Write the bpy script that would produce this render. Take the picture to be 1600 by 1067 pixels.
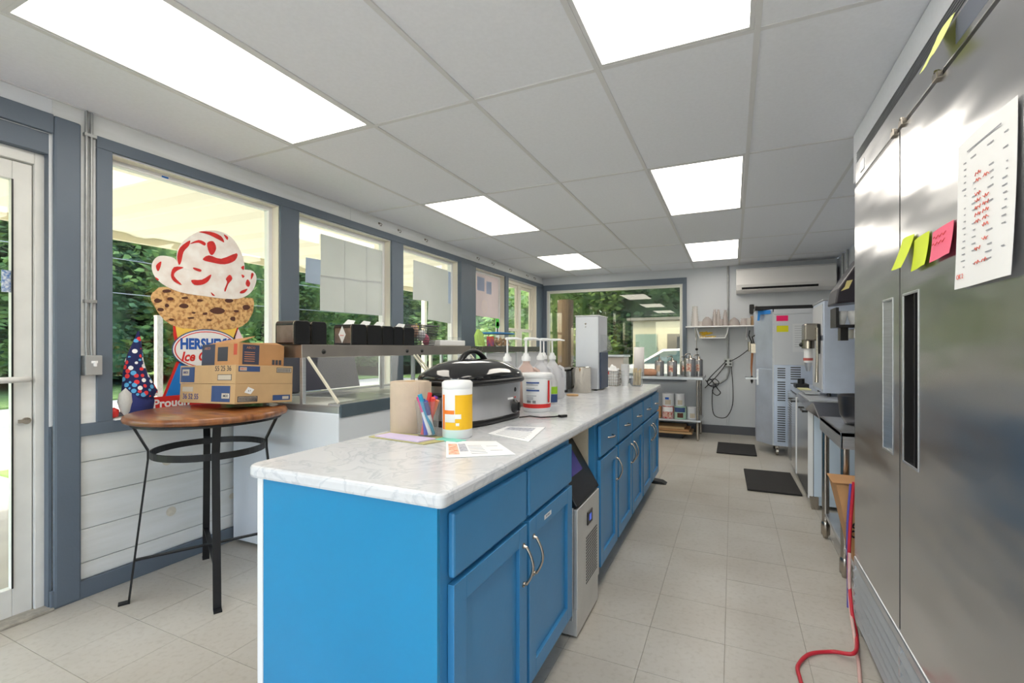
import bpy, bmesh, math, random
from mathutils import Vector, Matrix
random.seed(7)
PI = math.pi
SC = bpy.context.scene
COL = SC.collection
for _o in list(bpy.data.objects):
    bpy.data.objects.remove(_o)

# ------------------------------------------------------------------ camera
YAW, F, HY, CXP, H = 0.4257, 728.84, 543.62, 814.3, 1.2444
cam = bpy.data.cameras.new('camera')
cam.sensor_width = 36.0
cam.lens = F/1600*36
cam.shift_x = (800-CXP)/1600
cam.shift_y = (HY-533.5)/1600
cam.clip_start = 0.02
cam.clip_end = 400
camo = bpy.data.objects.new('camera', cam)
COL.objects.link(camo)
camo.location = (0, 0, H)
camo.rotation_euler = (PI/2, 0, YAW)
SC.camera = camo

# ------------------------------------------------------------------ world, sun, exposure
world = bpy.data.worlds.new('world')
SC.world = world
world.use_nodes = True
wn = world.node_tree
wn.nodes.clear()
wo = wn.nodes.new('ShaderNodeOutputWorld')
wb = wn.nodes.new('ShaderNodeBackground')
sky = wn.nodes.new('ShaderNodeTexSky')
sky.sky_type = 'NISHITA'
sky.sun_disc = False
sky.sun_elevation = math.radians(52)
sky.sun_rotation = math.radians(215)
sky.air_density = 1.0
sky.dust_density = 3.0
wn.links.new(sky.outputs[0], wb.inputs[0])
wb.inputs[1].default_value = 0.75
wn.links.new(wb.outputs[0], wo.inputs[0])
sun = bpy.data.lights.new('sun', 'SUN')
sun.energy = 3.6
sun.angle = math.radians(1.5)
sun.color = (1.0, 0.95, 0.86)
suno = bpy.data.objects.new('sun', sun)
COL.objects.link(suno)
suno.rotation_euler = Vector((-0.55, -0.62, 0.95)).to_track_quat('Z', 'Y').to_euler()
PANEL_EMIT = 4.6          # strength of the ceiling light diffusers
SC.view_settings.view_transform = 'Standard'
SC.view_settings.look = 'None'
SC.view_settings.gamma = 1.0
SC.view_settings.use_curve_mapping = False
SC.view_settings.exposure = 0.58

# ------------------------------------------------------------------ helpers
CA, SA = math.cos(YAW), math.sin(YAW)
def _ray(px, py):
    u = (px-CXP)/F; v = (HY-py)/F
    return Vector((-SA+u*CA, CA+u*SA, v))
def onZ(px, py, z):
    r = _ray(px, py); t = (z-H)/r.z; return Vector((r.x*t, r.y*t, z))
def onX(px, py, x):
    r = _ray(px, py); t = x/r.x; return Vector((x, r.y*t, H+r.z*t))
def onY(px, py, y):
    r = _ray(px, py); t = y/r.y; return Vector((r.x*t, y, H+r.z*t))

def lin(c):
    c = c/255.0
    return c/12.92 if c <= 0.04045 else ((c+0.055)/1.055)**2.4
def rgb(r, g, b): return (lin(r), lin(g), lin(b), 1)

MATS = {}
def mat(name, col, rough=0.5, metal=0.0, vary=0.0, scale=8.0, bump=0.0, bscale=60.0, col2=None, trans=0.0,
        emit=0.0, stretch=None, spec=None, coat=0.0, pos=False, detail=4.0, alpha=None, lo=0.35, hi=0.65):
    if name in MATS: return MATS[name]
    m = bpy.data.materials.new(name); m.use_nodes = True
    nt = m.node_tree; b = nt.nodes['Principled BSDF']
    b.inputs['Base Color'].default_value = col
    b.inputs['Roughness'].default_value = rough
    b.inputs['Metallic'].default_value = metal
    if spec is not None: b.inputs['Specular IOR Level'].default_value = spec
    if coat: b.inputs['Coat Weight'].default_value = coat
    if trans: b.inputs['Transmission Weight'].default_value = trans
    if emit:
        b.inputs['Emission Color'].default_value = col
        b.inputs['Emission Strength'].default_value = emit
    src = nt.nodes.new('ShaderNodeNewGeometry').outputs['Position'] if pos else nt.nodes.new('ShaderNodeTexCoord').outputs['Object']
    mp = nt.nodes.new('ShaderNodeMapping')
    if stretch: mp.inputs['Scale'].default_value = stretch
    nt.links.new(src, mp.inputs[0])
    n = nt.nodes.new('ShaderNodeTexNoise'); n.inputs['Scale'].default_value = scale; n.inputs['Detail'].default_value = detail
    nt.links.new(mp.outputs[0], n.inputs['Vector'])
    if vary or col2:
        r = nt.nodes.new('ShaderNodeValToRGB')
        r.color_ramp.elements[0].position = lo; r.color_ramp.elements[1].position = hi
        r.color_ramp.elements[0].color = col
        if col2 is None:
            col2 = tuple(max(0, min(1, c*(1-vary))) for c in col[:3])+(1,)
        r.color_ramp.elements[1].color = col2
        nt.links.new(n.outputs['Fac'], r.inputs[0]); nt.links.new(r.outputs[0], b.inputs['Base Color'])
    if bump:
        n2 = nt.nodes.new('ShaderNodeTexNoise'); n2.inputs['Scale'].default_value = bscale; n2.inputs['Detail'].default_value = 3
        nt.links.new(mp.outputs[0], n2.inputs['Vector'])
        bp = nt.nodes.new('ShaderNodeBump'); bp.inputs['Strength'].default_value = bump; bp.inputs['Distance'].default_value = 0.02
        nt.links.new(n2.outputs['Fac'], bp.inputs['Height']); nt.links.new(bp.outputs[0], b.inputs['Normal'])
    MATS[name] = m
    return m

def glass(name, tint=(0.95, 0.98, 0.97, 1), rough=0.0, body=0.0, bodycol=(0.8, 0.85, 0.85, 1), ior=1.5):
    """thin pane: clear transmission with fresnel reflection"""
    if name in MATS: return MATS[name]
    m = bpy.data.materials.new(name); m.use_nodes = True
    nt = m.node_tree; nt.nodes.clear()
    o = nt.nodes.new('ShaderNodeOutputMaterial')
    t = nt.nodes.new('ShaderNodeBsdfTransparent'); t.inputs[0].default_value = tint
    g = nt.nodes.new('ShaderNodeBsdfGlossy'); g.inputs['Roughness'].default_value = rough
    f = nt.nodes.new('ShaderNodeFresnel')
    ge = nt.nodes.new('ShaderNodeNewGeometry'); ir = nt.nodes.new('ShaderNodeMapRange'); ir.inputs[3].default_value = ior; ir.inputs[4].default_value = 1/ior
    nt.links.new(ge.outputs['Backfacing'], ir.inputs[0]); nt.links.new(ir.outputs[0], f.inputs[0])
    mx = nt.nodes.new('ShaderNodeMixShader')
    nt.links.new(f.outputs[0], mx.inputs[0]); nt.links.new(t.outputs[0], mx.inputs[1]); nt.links.new(g.outputs[0], mx.inputs[2])
    last = mx
    if body:
        d = nt.nodes.new('ShaderNodeBsdfDiffuse'); d.inputs[0].default_value = bodycol
        m2 = nt.nodes.new('ShaderNodeMixShader'); m2.inputs[0].default_value = body
        nt.links.new(mx.outputs[0], m2.inputs[1]); nt.links.new(d.outputs[0], m2.inputs[2]); last = m2
    nt.links.new(last.outputs[0], o.inputs[0])
    MATS[name] = m
    return m

class B:
    """collects geometry in world coordinates, builds ONE mesh object"""
    def __init__(s): s.v = []; s.f = []; s.sm = []
    def add(s, vs, fs, smooth=False):
        k = len(s.v); s.v += [tuple(v) for v in vs]; s.f += [tuple(i+k for i in f) for f in fs]; s.sm += [smooth]*len(fs); return s
    def box(s, x0, x1, y0, y1, z0, z1):
        x0, x1 = sorted((x0, x1)); y0, y1 = sorted((y0, y1)); z0, z1 = sorted((z0, z1))
        return s.add([(x0,y0,z0),(x1,y0,z0),(x1,y1,z0),(x0,y1,z0),(x0,y0,z1),(x1,y0,z1),(x1,y1,z1),(x0,y1,z1)],
              [(0,3,2,1),(4,5,6,7),(0,1,5,4),(1,2,6,5),(2,3,7,6),(3,0,4,7)])
    def hexa(s, p):   # 8 points: 4 bottom ccw, 4 top ccw
        return s.add(p, [(0,3,2,1),(4,5,6,7),(0,1,5,4),(1,2,6,5),(2,3,7,6),(3,0,4,7)])
    def lathe(s, c, prof, n=24, axis='Z', sx=1, sy=1, smooth=True):
        """prof: (r, h) list along axis from c"""
        vs = []; fs = []
        for r, h in prof:
            for i in range(n):
                a = 2*PI*i/n; p = (r*math.cos(a)*sx, r*math.sin(a)*sy, h)
                if axis == 'X': p = (h, p[0], p[1])
                if axis == 'Y': p = (p[1], h, p[0])
                vs.append((c[0]+p[0], c[1]+p[1], c[2]+p[2]))
        for k in range(len(prof)-1):
            for i in range(n):
                j = (i+1) % n
                fs.append((k*n+i, k*n+j, (k+1)*n+j, (k+1)*n+i))
        s.add(vs, fs, smooth)
        if prof[0][0] > 1e-5: s.add([vs[i] for i in range(n)][::-1], [tuple(range(n))])
        if prof[-1][0] > 1e-5: s.add([vs[(len(prof)-1)*n+i] for i in range(n)], [tuple(range(n))])
        return s
    def cyl(s, c, r, h, n=20, axis='Z'): return s.lathe(c, [(r, 0), (r, h)], n, axis)
    def sphere(s, c, r, n=14, sz=1.0, sx=1, sy=1):
        return s.lathe(c, [(max(1e-6, r*math.sin(PI*k/8)), -r*sz*math.cos(PI*k/8)) for k in range(9)], n, sx=sx, sy=sy)
    def tube(s, pts, r, n=8, closed=False):
        pts = [Vector(p) for p in pts]; m = len(pts); vs = []; fs = []
        up = Vector((0.13, 0.27, 0.95)).normalized()
        for i, p in enumerate(pts):
            if closed: d = pts[(i+1) % m]-pts[i-1]
            else: d = pts[min(i+1, m-1)]-pts[max(i-1, 0)]
            d.normalize()
            a = d.cross(up)
            if a.length < 1e-3: a = d.cross(Vector((1, 0, 0)))
            a.normalize(); b = d.cross(a)
            rr = r[i] if isinstance(r, (list, tuple)) else r
            for k in range(n):
                t = 2*PI*k/n; vs.append(p+a*(rr*math.cos(t))+b*(rr*math.sin(t)))
        for i in range(m if closed else m-1):
            for k in range(n):
                j = (k+1) % n; i2 = (i+1) % m
                fs.append((i*n+k, i*n+j, i2*n+j, i2*n+k))
        s.add(vs, fs, True)
        if not closed:
            s.add([vs[k] for k in range(n)][::-1], [tuple(range(n))]); s.add([vs[(m-1)*n+k] for k in range(n)], [tuple(range(n))])
        return s
    def bar(s, p, q, w, t, side=None):
        """rectangular bar p->q, width w along side, thickness t"""
        p = Vector(p); q = Vector(q); d = (q-p).normalized()
        a = Vector(side) if side else d.cross(Vector((0, 0, 1)))
        if a.length < 1e-3: a = Vector((1, 0, 0))
        a = (a-d*a.dot(d)).normalized(); b = d.cross(a)
        a *= w/2; b *= t/2
        return s.hexa([p-a-b, p+a-b, p+a+b, p-a+b, q-a-b, q+a-b, q+a+b, q-a+b])
    def prism(s, pts, off):
        """pts: planar 3D polygon; off: extrusion vector"""
        n = len(pts); off = Vector(off); a = [Vector(p) for p in pts]; b = [p+off for p in a]
        s.add(a+b, [tuple(range(n))[::-1], tuple(range(n, 2*n))]+[(i, (i+1) % n, n+(i+1) % n, n+i) for i in range(n)])
        return s
    def grid(s, fn, nu, nv, smooth=True):
        vs = [fn(i/nu, j/nv) for j in range(nv+1) for i in range(nu+1)]
        fs = [(j*(nu+1)+i, j*(nu+1)+i+1, (j+1)*(nu+1)+i+1, (j+1)*(nu+1)+i) for j in range(nv) for i in range(nu)]
        return s.add(vs, fs, smooth)
    def build(s, name, m, parent=None, bevel=0.0, label=None, org=None):
        if parent is None:
            if org is None:
                xs = [v[0] for v in s.v]; ys = [v[1] for v in s.v]; zs = [v[2] for v in s.v]
                org = Vector(((min(xs)+max(xs))/2, (min(ys)+max(ys))/2, min(zs)))
            else: org = Vector(org)
            base = org
        else: base = Vector(ORG[parent.name])
        me = bpy.data.meshes.new(name)
        me.from_pydata([tuple(Vector(v)-base) for v in s.v], [], s.f)
        me.polygons.foreach_set('use_smooth', s.sm)
        me.materials.append(m)
        bm = bmesh.new(); bm.from_mesh(me); bmesh.ops.recalc_face_normals(bm, faces=bm.faces); bm.to_mesh(me); bm.free()
        me.update()
        o = bpy.data.objects.new(name, me); COL.objects.link(o)
        if parent is None: o.location = org
        else: o.parent = parent
        ORG[o.name] = tuple(base)
        if bevel:
            md = o.modifiers.new('bevel', 'BEVEL'); md.width = bevel; md.segments = 2; md.limit_method = 'ANGLE'; md.angle_limit = math.radians(50)
        if label: o['label'] = label
        return o
ORG = {}
def thing(name, label, cat, loc=(0, 0, 0), group=None):
    o = bpy.data.objects.new(name, None); COL.objects.link(o); o.location = loc
    o.empty_display_size = 0.05
    o['label'] = label; o['category'] = cat
    if group: o['group'] = group
    ORG[o.name] = tuple(loc); return o
def tag(o, label, cat, group=None):
    o['label'] = label; o['category'] = cat
    if group: o['group'] = group
    return o
def struct(o): o['kind'] = 'structure'; return o
def copy_tree(o, parent=None):
    c = o.copy(); COL.objects.link(c)
    if parent is not None: c.parent = parent
    for ch in list(o.children): copy_tree(ch, c)
    return c
def clone(o, loc, label=None, rotz=None):
    c = copy_tree(o); c.location = loc
    if rotz is not None: c.rotation_euler = (0, 0, rotz)
    if label: c['label'] = label
    return c
def text(name, body, size, at, right, up, m, parent=None, align='CENTER', bold=0.0, shear=0.0, sx=1.0):
    """flat lettering with a hair of thickness"""
    cu = bpy.data.curves.new(name, 'FONT'); cu.body = body; cu.size = size; cu.align_x = align; cu.align_y = 'CENTER'
    cu.extrude = 0.0003; cu.offset = bold; cu.shear = shear; cu.resolution_u = 3
    t = bpy.data.objects.new(name+'_tmp', cu); COL.objects.link(t)
    dg = bpy.context.evaluated_depsgraph_get()
    me = bpy.data.meshes.new_from_object(t.evaluated_get(dg))
    bpy.data.objects.remove(t)
    R = Vector(right).normalized(); U = Vector(up).normalized(); N = R.cross(U)
    base = Vector(ORG[parent.name]) if parent is not None else Vector(at)
    at = Vector(at)
    for v in me.vertices:
        c = v.co.copy(); v.co = at+R*c.x*sx+U*c.y+N*(c.z+0.0004)-base
    me.materials.clear(); me.materials.append(m)
    o = bpy.data.objects.new(name, me); COL.objects.link(o)
    if parent is not None: o.parent = parent
    else: o.location = at
    ORG[o.name] = tuple(base); return o

# ------------------------------------------------------------------ materials
M_wall = mat('white_paint', rgb(232, 235, 239), 0.55, vary=0.05, scale=3, bump=0.03, bscale=90)
M_plank = mat('painted_plank', rgb(233, 235, 236), 0.5, col2=rgb(222, 224, 222), scale=2.2, stretch=(1, 1, 8), bump=0.05, bscale=30, pos=True)
M_knot = mat('knot_stain', rgb(226, 219, 204), 0.55, vary=0.15, scale=40)
M_fwall = mat('back_panel_paint', rgb(205, 209, 214), 0.45, vary=0.05, scale=2)
M_trim = mat('blue_grey_trim', rgb(98, 110, 124), 0.5, vary=0.10, scale=2.0, bump=0.03, bscale=80)
M_tile = mat('ceiling_tile', rgb(240, 242, 248), 0.9, vary=0.03, scale=60, bump=0.08, bscale=300)
M_grid = mat('ceiling_grid', rgb(222, 222, 223), 0.5)
M_diff = mat('light_diffuser', (1.0, 0.94, 0.84, 1), 0.4, emit=PANEL_EMIT)
M_black = mat('black_plastic', rgb(20, 20, 22), 0.35)
M_blackm = mat('black_metal', rgb(32, 33, 36), 0.4, metal=0.3, vary=0.2, scale=20)
M_blue = mat('blue_cabinet_paint', rgb(58, 134, 186), 0.38, vary=0.08, scale=3, bump=0.02, bscale=40, coat=0.1)
M_blue2 = mat('blue_end_panel', rgb(20, 140, 194), 0.30, vary=0.10, scale=1.6, coat=0.15)
M_steel = mat('stainless_steel', rgb(204, 207, 212), 0.33, metal=.85, vary=0.12, scale=6, stretch=(1, 1, 30), bump=0.01, bscale=60)
M_steel2 = mat('blue_tint_stainless', rgb(204, 214, 232), 0.34, metal=0.55, vary=0.15, scale=4)
M_nickel = mat('brushed_nickel', rgb(178, 170, 160), 0.25, metal=1.0)
M_white = mat('white_plastic', rgb(238, 239, 240), 0.35)
M_cream = mat('cream_vinyl', rgb(228, 222, 208), 0.45)
M_doorw = mat('white_aluminium', rgb(226, 226, 222), 0.4, vary=0.06, scale=10)
M_paper = mat('white_paper', rgb(240, 241, 243), 0.7)
M_glass = glass('window_glass')
M_glassb = glass('dusky_window_glass', (0.62, 0.62, 0.55, 1), ior=1.75)
M_glass2 = glass('guard_glass', (0.93, 0.95, 0.94, 1), ior=1.12)
M_clear = glass('clear_plastic', (0.97, 0.98, 0.98, 1), 0.05, 0.06, (.9, .92, .93, 1), ior=1.2)
M_milky = glass('milky_plastic', (0.75, 0.76, 0.78, 1), 0.25, 0.72, rgb(232, 232, 236))
M_rubber = mat('rubber_mat', rgb(42, 40, 40), 0.85, vary=0.2, scale=40, bump=0.2, bscale=200)
M_card = mat('cardboard', rgb(200, 166, 122), 0.8, vary=0.06, scale=12)
M_card2 = mat('brown_cardboard', rgb(190, 142, 96), 0.8, vary=0.08, scale=12)
M_navy = mat('navy_print', rgb(52, 78, 128), 0.6, vary=0.08, scale=30)
M_dkink = mat('dark_ink', rgb(60, 62, 72), 0.7)
M_wood = mat('stained_wood', rgb(150, 92, 46), 0.35, col2=rgb(110, 62, 32), scale=5, stretch=(1, 9, 1), coat=0.3)
M_lwood = mat('pale_wood', rgb(205, 165, 115), 0.7, vary=0.2, scale=10, stretch=(1, 6, 1))
M_red = mat('red_print', rgb(214, 44, 40), 0.5)
M_yel = mat('yellow_print', rgb(244, 190, 30), 0.5)
M_rope = mat('phone_cord', rgb(40, 40, 44), 0.6)

def veined(name, base, vein, sc=5.0, rough=0.15):
    m = bpy.data.materials.new(name); m.use_nodes = True; nt = m.node_tree; b = nt.nodes['Principled BSDF']
    tc = nt.nodes.new('ShaderNodeTexCoord')
    n0 = nt.nodes.new('ShaderNodeTexNoise'); n0.inputs['Scale'].default_value = sc; n0.inputs['Detail'].default_value = 8; n0.inputs['Distortion'].default_value = 1.4
    nt.links.new(tc.outputs['Object'], n0.inputs['Vector'])
    r = nt.nodes.new('ShaderNodeValToRGB'); e = r.color_ramp.elements
    e[0].position = 0.30; e[0].color = base; e[1].position = 0.72; e[1].color = base
    for p, c in ((0.46, base), (0.50, vein), (0.53, base), (0.60, tuple(x*0.93 for x in base[:3])+(1,))):
        k = e.new(p); k.color = c
    nt.links.new(n0.outputs['Fac'], r.inputs[0]); nt.links.new(r.outputs[0], b.inputs['Base Color'])
    b.inputs['Roughness'].default_value = rough
    MATS[name] = m; return m
M_lam = veined('marble_laminate', rgb(222, 224, 228), rgb(202, 206, 212), 6.0, 0.18)

def floor_mat():
    m = bpy.data.materials.new('vinyl_floor_tile'); m.use_nodes = True; nt = m.node_tree; b = nt.nodes['Principled BSDF']
    g = nt.nodes.new('ShaderNodeNewGeometry'); oi = nt.nodes.new('ShaderNodeObjectInfo')
    n = nt.nodes.new('ShaderNodeTexNoise'); n.inputs['Scale'].default_value = 1.6; n.inputs['Detail'].default_value = 6
    n2 = nt.nodes.new('ShaderNodeTexNoise'); n2.inputs['Scale'].default_value = 45; n2.inputs['Detail'].default_value = 4
    nt.links.new(g.outputs['Position'], n.inputs['Vector']); nt.links.new(g.outputs['Position'], n2.inputs['Vector'])
    r = nt.nodes.new('ShaderNodeValToRGB'); r.color_ramp.elements[0].position = .35; r.color_ramp.elements[1].position = .68
    r.color_ramp.elements[0].color = rgb(194, 190, 182); r.color_ramp.elements[1].color = rgb(178, 171, 160)
    nt.links.new(n.outputs['Fac'], r.inputs[0])
    r2 = nt.nodes.new('ShaderNodeValToRGB'); r2.color_ramp.elements[0].position = .3; r2.color_ramp.elements[1].position = .5
    r2.color_ramp.elements[0].color = (.90, .89, .87, 1); r2.color_ramp.elements[1].color = (1, 1, 1, 1)
    nt.links.new(n2.outputs['Fac'], r2.inputs[0])
    mx = nt.nodes.new('ShaderNodeMixRGB'); mx.blend_type = 'MULTIPLY'; mx.inputs[0].default_value = 1
    nt.links.new(r.outputs[0], mx.inputs[1]); nt.links.new(r2.outputs[0], mx.inputs[2])
    mr = nt.nodes.new('ShaderNodeMapRange'); mr.inputs[3].default_value = 0.965; mr.inputs[4].default_value = 1.02
    nt.links.new(oi.outputs['Random'], mr.inputs[0])
    hs = nt.nodes.new('ShaderNodeHueSaturation'); nt.links.new(mr.outputs[0], hs.inputs['Value']); nt.links.new(mx.outputs[0], hs.inputs['Color'])
    nt.links.new(hs.outputs[0], b.inputs['Base Color'])
    b.inputs['Roughness'].default_value = 0.32
    return m
M_floor = floor_mat()
M_grout = mat('tile_joint', rgb(150, 143, 131), 0.9)

def wavy_steel():
    m = bpy.data.materials.new('wavy_stainless_door'); m.use_nodes = True; nt = m.node_tree; b = nt.nodes['Principled BSDF']
    b.inputs['Base Color'].default_value = rgb(208, 208, 210); b.inputs['Metallic'].default_value = 1.0; b.inputs['Roughness'].default_value = 0.17
    g = nt.nodes.new('ShaderNodeNewGeometry'); mp = nt.nodes.new('ShaderNodeMapping'); mp.inputs['Scale'].default_value = (1, .9, 3.6)
    nt.links.new(g.outputs['Position'], mp.inputs[0])
    n = nt.nodes.new('ShaderNodeTexNoise'); n.inputs['Scale'].default_value = 1.9; n.inputs['Detail'].default_value = 1.2
    nt.links.new(mp.outputs[0], n.inputs['Vector'])
    bp = nt.nodes.new('ShaderNodeBump'); bp.inputs['Strength'].default_value = 0.30; bp.inputs['Distance'].default_value = 0.03
    nt.links.new(n.outputs['Fac'], bp.inputs['Height']); nt.links.new(bp.outputs[0], b.inputs['Normal'])
    n3 = nt.nodes.new('ShaderNodeTexNoise'); n3.inputs['Scale'].default_value = 5; n3.inputs['Detail'].default_value = 5
    nt.links.new(g.outputs['Position'], n3.inputs['Vector'])
    mr = nt.nodes.new('ShaderNodeMapRange'); mr.inputs[3].default_value = 0.18; mr.inputs[4].default_value = 0.30
    nt.links.new(n3.outputs['Fac'], mr.inputs[0]); nt.links.new(mr.outputs[0], b.inputs['Roughness'])
    return m
M_fridge = wavy_steel()

# ------------------------------------------------------------------ the setting
XL, XR, YB, YF, ZC = -2.954, 1.27, 7.385, -2.6, 2.43
GX0, GY0 = -2.356, -0.4916          # ceiling grid origin (2 ft x 4 ft)
# floor: sub floor slab plus one foot vinyl tiles
fl = struct(B().box(XL-.15, XR+.15, YF-.1, YB+.15, -0.08, -0.004).build('floor', M_grout, org=(0, 0, 0)))
ts = 0.305
tile_me = None
tn = 0
i0 = int(math.floor((XL+.03)/ts)); i1 = int(math.ceil((XR+.03)/ts))
for j in range(-1, 22):
    for i in range(i0, i1):
        x0 = -0.03+ts*i; y0 = 0.915+ts*j
        if x0+ts < XL+.02 or x0 > XR-.01 or y0 > YB-.02: continue
        cx, cy = x0+ts/2, y0+ts/2
        if -1.2 < x0 and x0+ts < -0.70 and 1.0 < y0 and y0+ts < 4.3: continue     # hidden under the counter
        if x0 > 0.62 and y0 < 2.4 and j > -2: continue                              # hidden behind the refrigerator
        if tile_me is None:
            b = B().box(-ts/2+.0009, ts/2-.0009, -ts/2+.0009, ts/2-.0009, -0.005, 0.0)
            o = b.build('floor_tile', M_floor, parent=fl)
            tile_me = o
        else:
            o = tile_me.copy(); COL.objects.link(o)
        wx0, wx1 = max(x0, XL), min(x0+ts, XR)
        o.location = ((wx0+wx1)/2, cy, random.uniform(-.0005, 0.0003)); o.scale = ((wx1-wx0)/ts, 1, 1)
        tn += 1
o = B().box(XL, XR, YF, 0.915-ts-.001, -0.005, 0).build('rear_floor_covering', M_floor, parent=fl)

# ceiling: slab, T bars and lay-in tiles
ce = struct(B().box(XL-.15, XR+.15, YF-.1, YB+.15, ZC+0.03, ZC+0.10).build('ceiling', M_tile, org=(0, 0, ZC)))
LIGHTS = [(0, 1), (3, 1), (0, 3), (3, 3), (0, 5), (3, 5), (0, -1), (3, -1)]
xs = [XL]+[GX0+.61*k for k in range(0, 6)]+[XR]
ys = [YF]+[GY0+1.22*k for k in range(-1, 7)]+[YB]
tl = None
for a in range(len(xs)-1):
    for c in range(len(ys)-1):
        if (a-1, c-2) in LIGHTS: continue
        x0, x1, y0, y1 = xs[a]+.008, xs[a+1]-.008, ys[c]+.008, ys[c+1]-.008
        zo = random.uniform(.001, .006)
        B().box(x0, x1, y0, y1, ZC+zo, ZC+zo+.012).build('ceiling_tile', M_tile, parent=ce)
for x in xs[1:-1]: B().box(x-.011, x+.011, YF, YB, ZC-.001, ZC+.012).build('grid_bar', M_grid, parent=ce)
for y in ys[1:-1]:
    for a in range(len(xs)-1): B().box(xs[a]+.011, xs[a+1]-.011, y-.011, y+.011, ZC, ZC+.012).build('cross_bar', M_grid, parent=ce)
B().box(XL, XL+.016, YF, YB, ZC-.003, ZC+.004).box(XL, XR, YB-.016, YB, ZC-.003, ZC+.004).build('wall_angle', M_grid, parent=ce)
lab = {(0, 1): 'long ceiling light panel nearest the door, above the bar table', (3, 1): 'ceiling light panel cut by the top of the picture, nearest the big refrigerator',
       (0, 3): 'middle ceiling light panel of the row beside the window wall', (3, 3): 'middle ceiling light panel of the row above the aisle',
       (0, 5): 'farthest ceiling light panel of the row beside the window wall', (3, 5): 'farthest ceiling light panel above the aisle, near the air conditioner',
       (0, -1): 'ceiling light panel behind the viewpoint, window side', (3, -1): 'ceiling light panel behind the viewpoint, refrigerator side'}
for (a, c) in LIGHTS:
    x0, x1, y0, y1 = GX0+.61*a+.012, GX0+.61*(a+1)-.012, GY0+1.22*c+.012, GY0+1.22*(c+1)-.012
    t = thing('ceiling_light', lab[(a, c)], 'ceiling light', ((x0+x1)/2, (y0+y1)/2, ZC), 'recessed ceiling light panels')
    w = .016
    B().box(x0, x0+w, y0, y1, ZC+.001, ZC+.02).box(x1-w, x1, y0, y1, ZC+.001, ZC+.02).box(x0+w, x1-w, y0, y0+w, ZC+.001, ZC+.02).box(x0+w, x1-w, y1-w, y1, ZC+.001, ZC+.02).build('frame', M_grid, t)
    B().box(x0+w, x1-w, y0+w, y1-w, ZC+.008, ZC+.014).build('diffuser', M_diff, t)

# left wall: windows cut out by building the wall from pieces
DY0, DY1 = 0.02, 1.09       # door opening
WT = 0.14                   # wall thickness
WIN = [(1.335, 2.32), (2.48, 3.512), (3.685, 4.70), (5.10, 5.935), (6.04, 7.125)]
WZ0, WZ1 = 0.87, 2.255
XO = XL-WT
wl = B()
wl.box(XO, XL, YF, DY0, 0, ZC)                 # behind the door
wl.box(XO, XL, DY0, DY1, 2.26, ZC)
wl.box(XO, XL, DY1, YB+.1, WZ1, ZC)
wl.box(XO, XL-.012, DY1, YB+.1, 0, WZ0)
prev = DY1
for (a, c) in WIN:
    wl.box(XO, XL-.0, prev, a, WZ0, WZ1); prev = c
wl.box(XO, XL, prev, YB+.1, WZ0, WZ1)
wall_l = struct(wl.build('wall_left', M_wall, org=(XL, 0, 0)))
# shiplap planks below the windows, each its own board
pz = [0.088, 0.17, 0.338, 0.506, 0.674, 0.81]
for k in range(5):
    for (ya, yb) in ((1.205, 3.2), (3.2, 5.6), (5.6, YB)):
        B().box(XL-.012, XL-.001, ya+.001, yb-.001, pz[k]+.002, pz[k+1]-.002).build('wall_plank', M_plank, parent=wall_l, bevel=.0015)
for (y, z, r) in ((1.62, .30, .028), (2.0, .34, .018), (1.98, .285, .02), (1.60, .60, .03), (1.85, .76, .022)):
    B().lathe((XL-.0012, y, z), [(r, 0), (r*.9, .0006)], 14, 'X').build('knot', M_knot, parent=wall_l)
B().box(XL-.0, XL+.008, 1.205, 1.335, .86, 2.35).build('wall_plank', M_plank, parent=wall_l)
for k, (y0, y1) in enumerate(((1.1, 3.0), (3.0, 5.2), (5.2, YB))):
    B().box(XL, XL+.006, y0+.001, y1-.001, 2.325, 2.428).build('wall_plank', M_plank, parent=wall_l, bevel=.001)

wbk = B()
BX0, BX1, BZ0, BZ1 = -2.86, -.69, .80, 2.20       # back window opening
wbk.box(XL-WT, BX0, YB, YB+.14, 0, ZC).box(BX1, XR+.14, YB, YB+.14, 0, ZC).box(BX0, BX1, YB, YB+.14, 0, BZ0).box(BX0, BX1, YB, YB+.14, BZ1, ZC)
wall_b = struct(wbk.build('wall_back', M_fwall, org=(0, YB, 0)))
for x in (-.06, .56): B().box(x-.02, x+.02, YB-.006, YB, .12, ZC-.01).build('panel_batten', M_fwall, parent=wall_b, bevel=.002)
wall_r = struct(B().box(XR, XR+.12, YF, YB+.1, 0, ZC).build('wall_right', M_fwall, org=(XR, 0, 0)))
wall_f = struct(B().box(XL-.1, -2.6, YF-.12, YF, 0, ZC).box(.9, XR+.1, YF-.12, YF, 0, ZC).box(-2.6, .9, YF-.12, YF, 0, .7).box(-2.6, .9, YF-.12, YF, 2.25, ZC).build('wall_front', M_wall, org=(0, YF, 0)))
b = B(); b.box(-2.6, -2.55, YF-.08, YF-.03, .7, 2.25).box(.85, .9, YF-.08, YF-.03, .7, 2.25).box(-2.55, .85, YF-.08, YF-.03, .7, .75).box(-2.55, .85, YF-.08, YF-.03, 2.2, 2.25).box(-.88, -.82, YF-.08, YF-.03, .75, 2.2)
wf = struct(b.build('window_7', M_white, org=(-.85, YF, .7)))  # unseen window and its opening, added to let daylight brighten the room
for xa, xb in ((-2.55, -.88), (-.82, .85)): B().box(xa, xb, YF-.058, YF-.054, .75, 2.2).build('pane', M_glass, parent=wf)
# boxed soffit above the refrigerator
struct(B().box(.615, XR, YF, 3.14, 2.16, ZC).build('trim_9', M_tile, bevel=.002))
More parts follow.
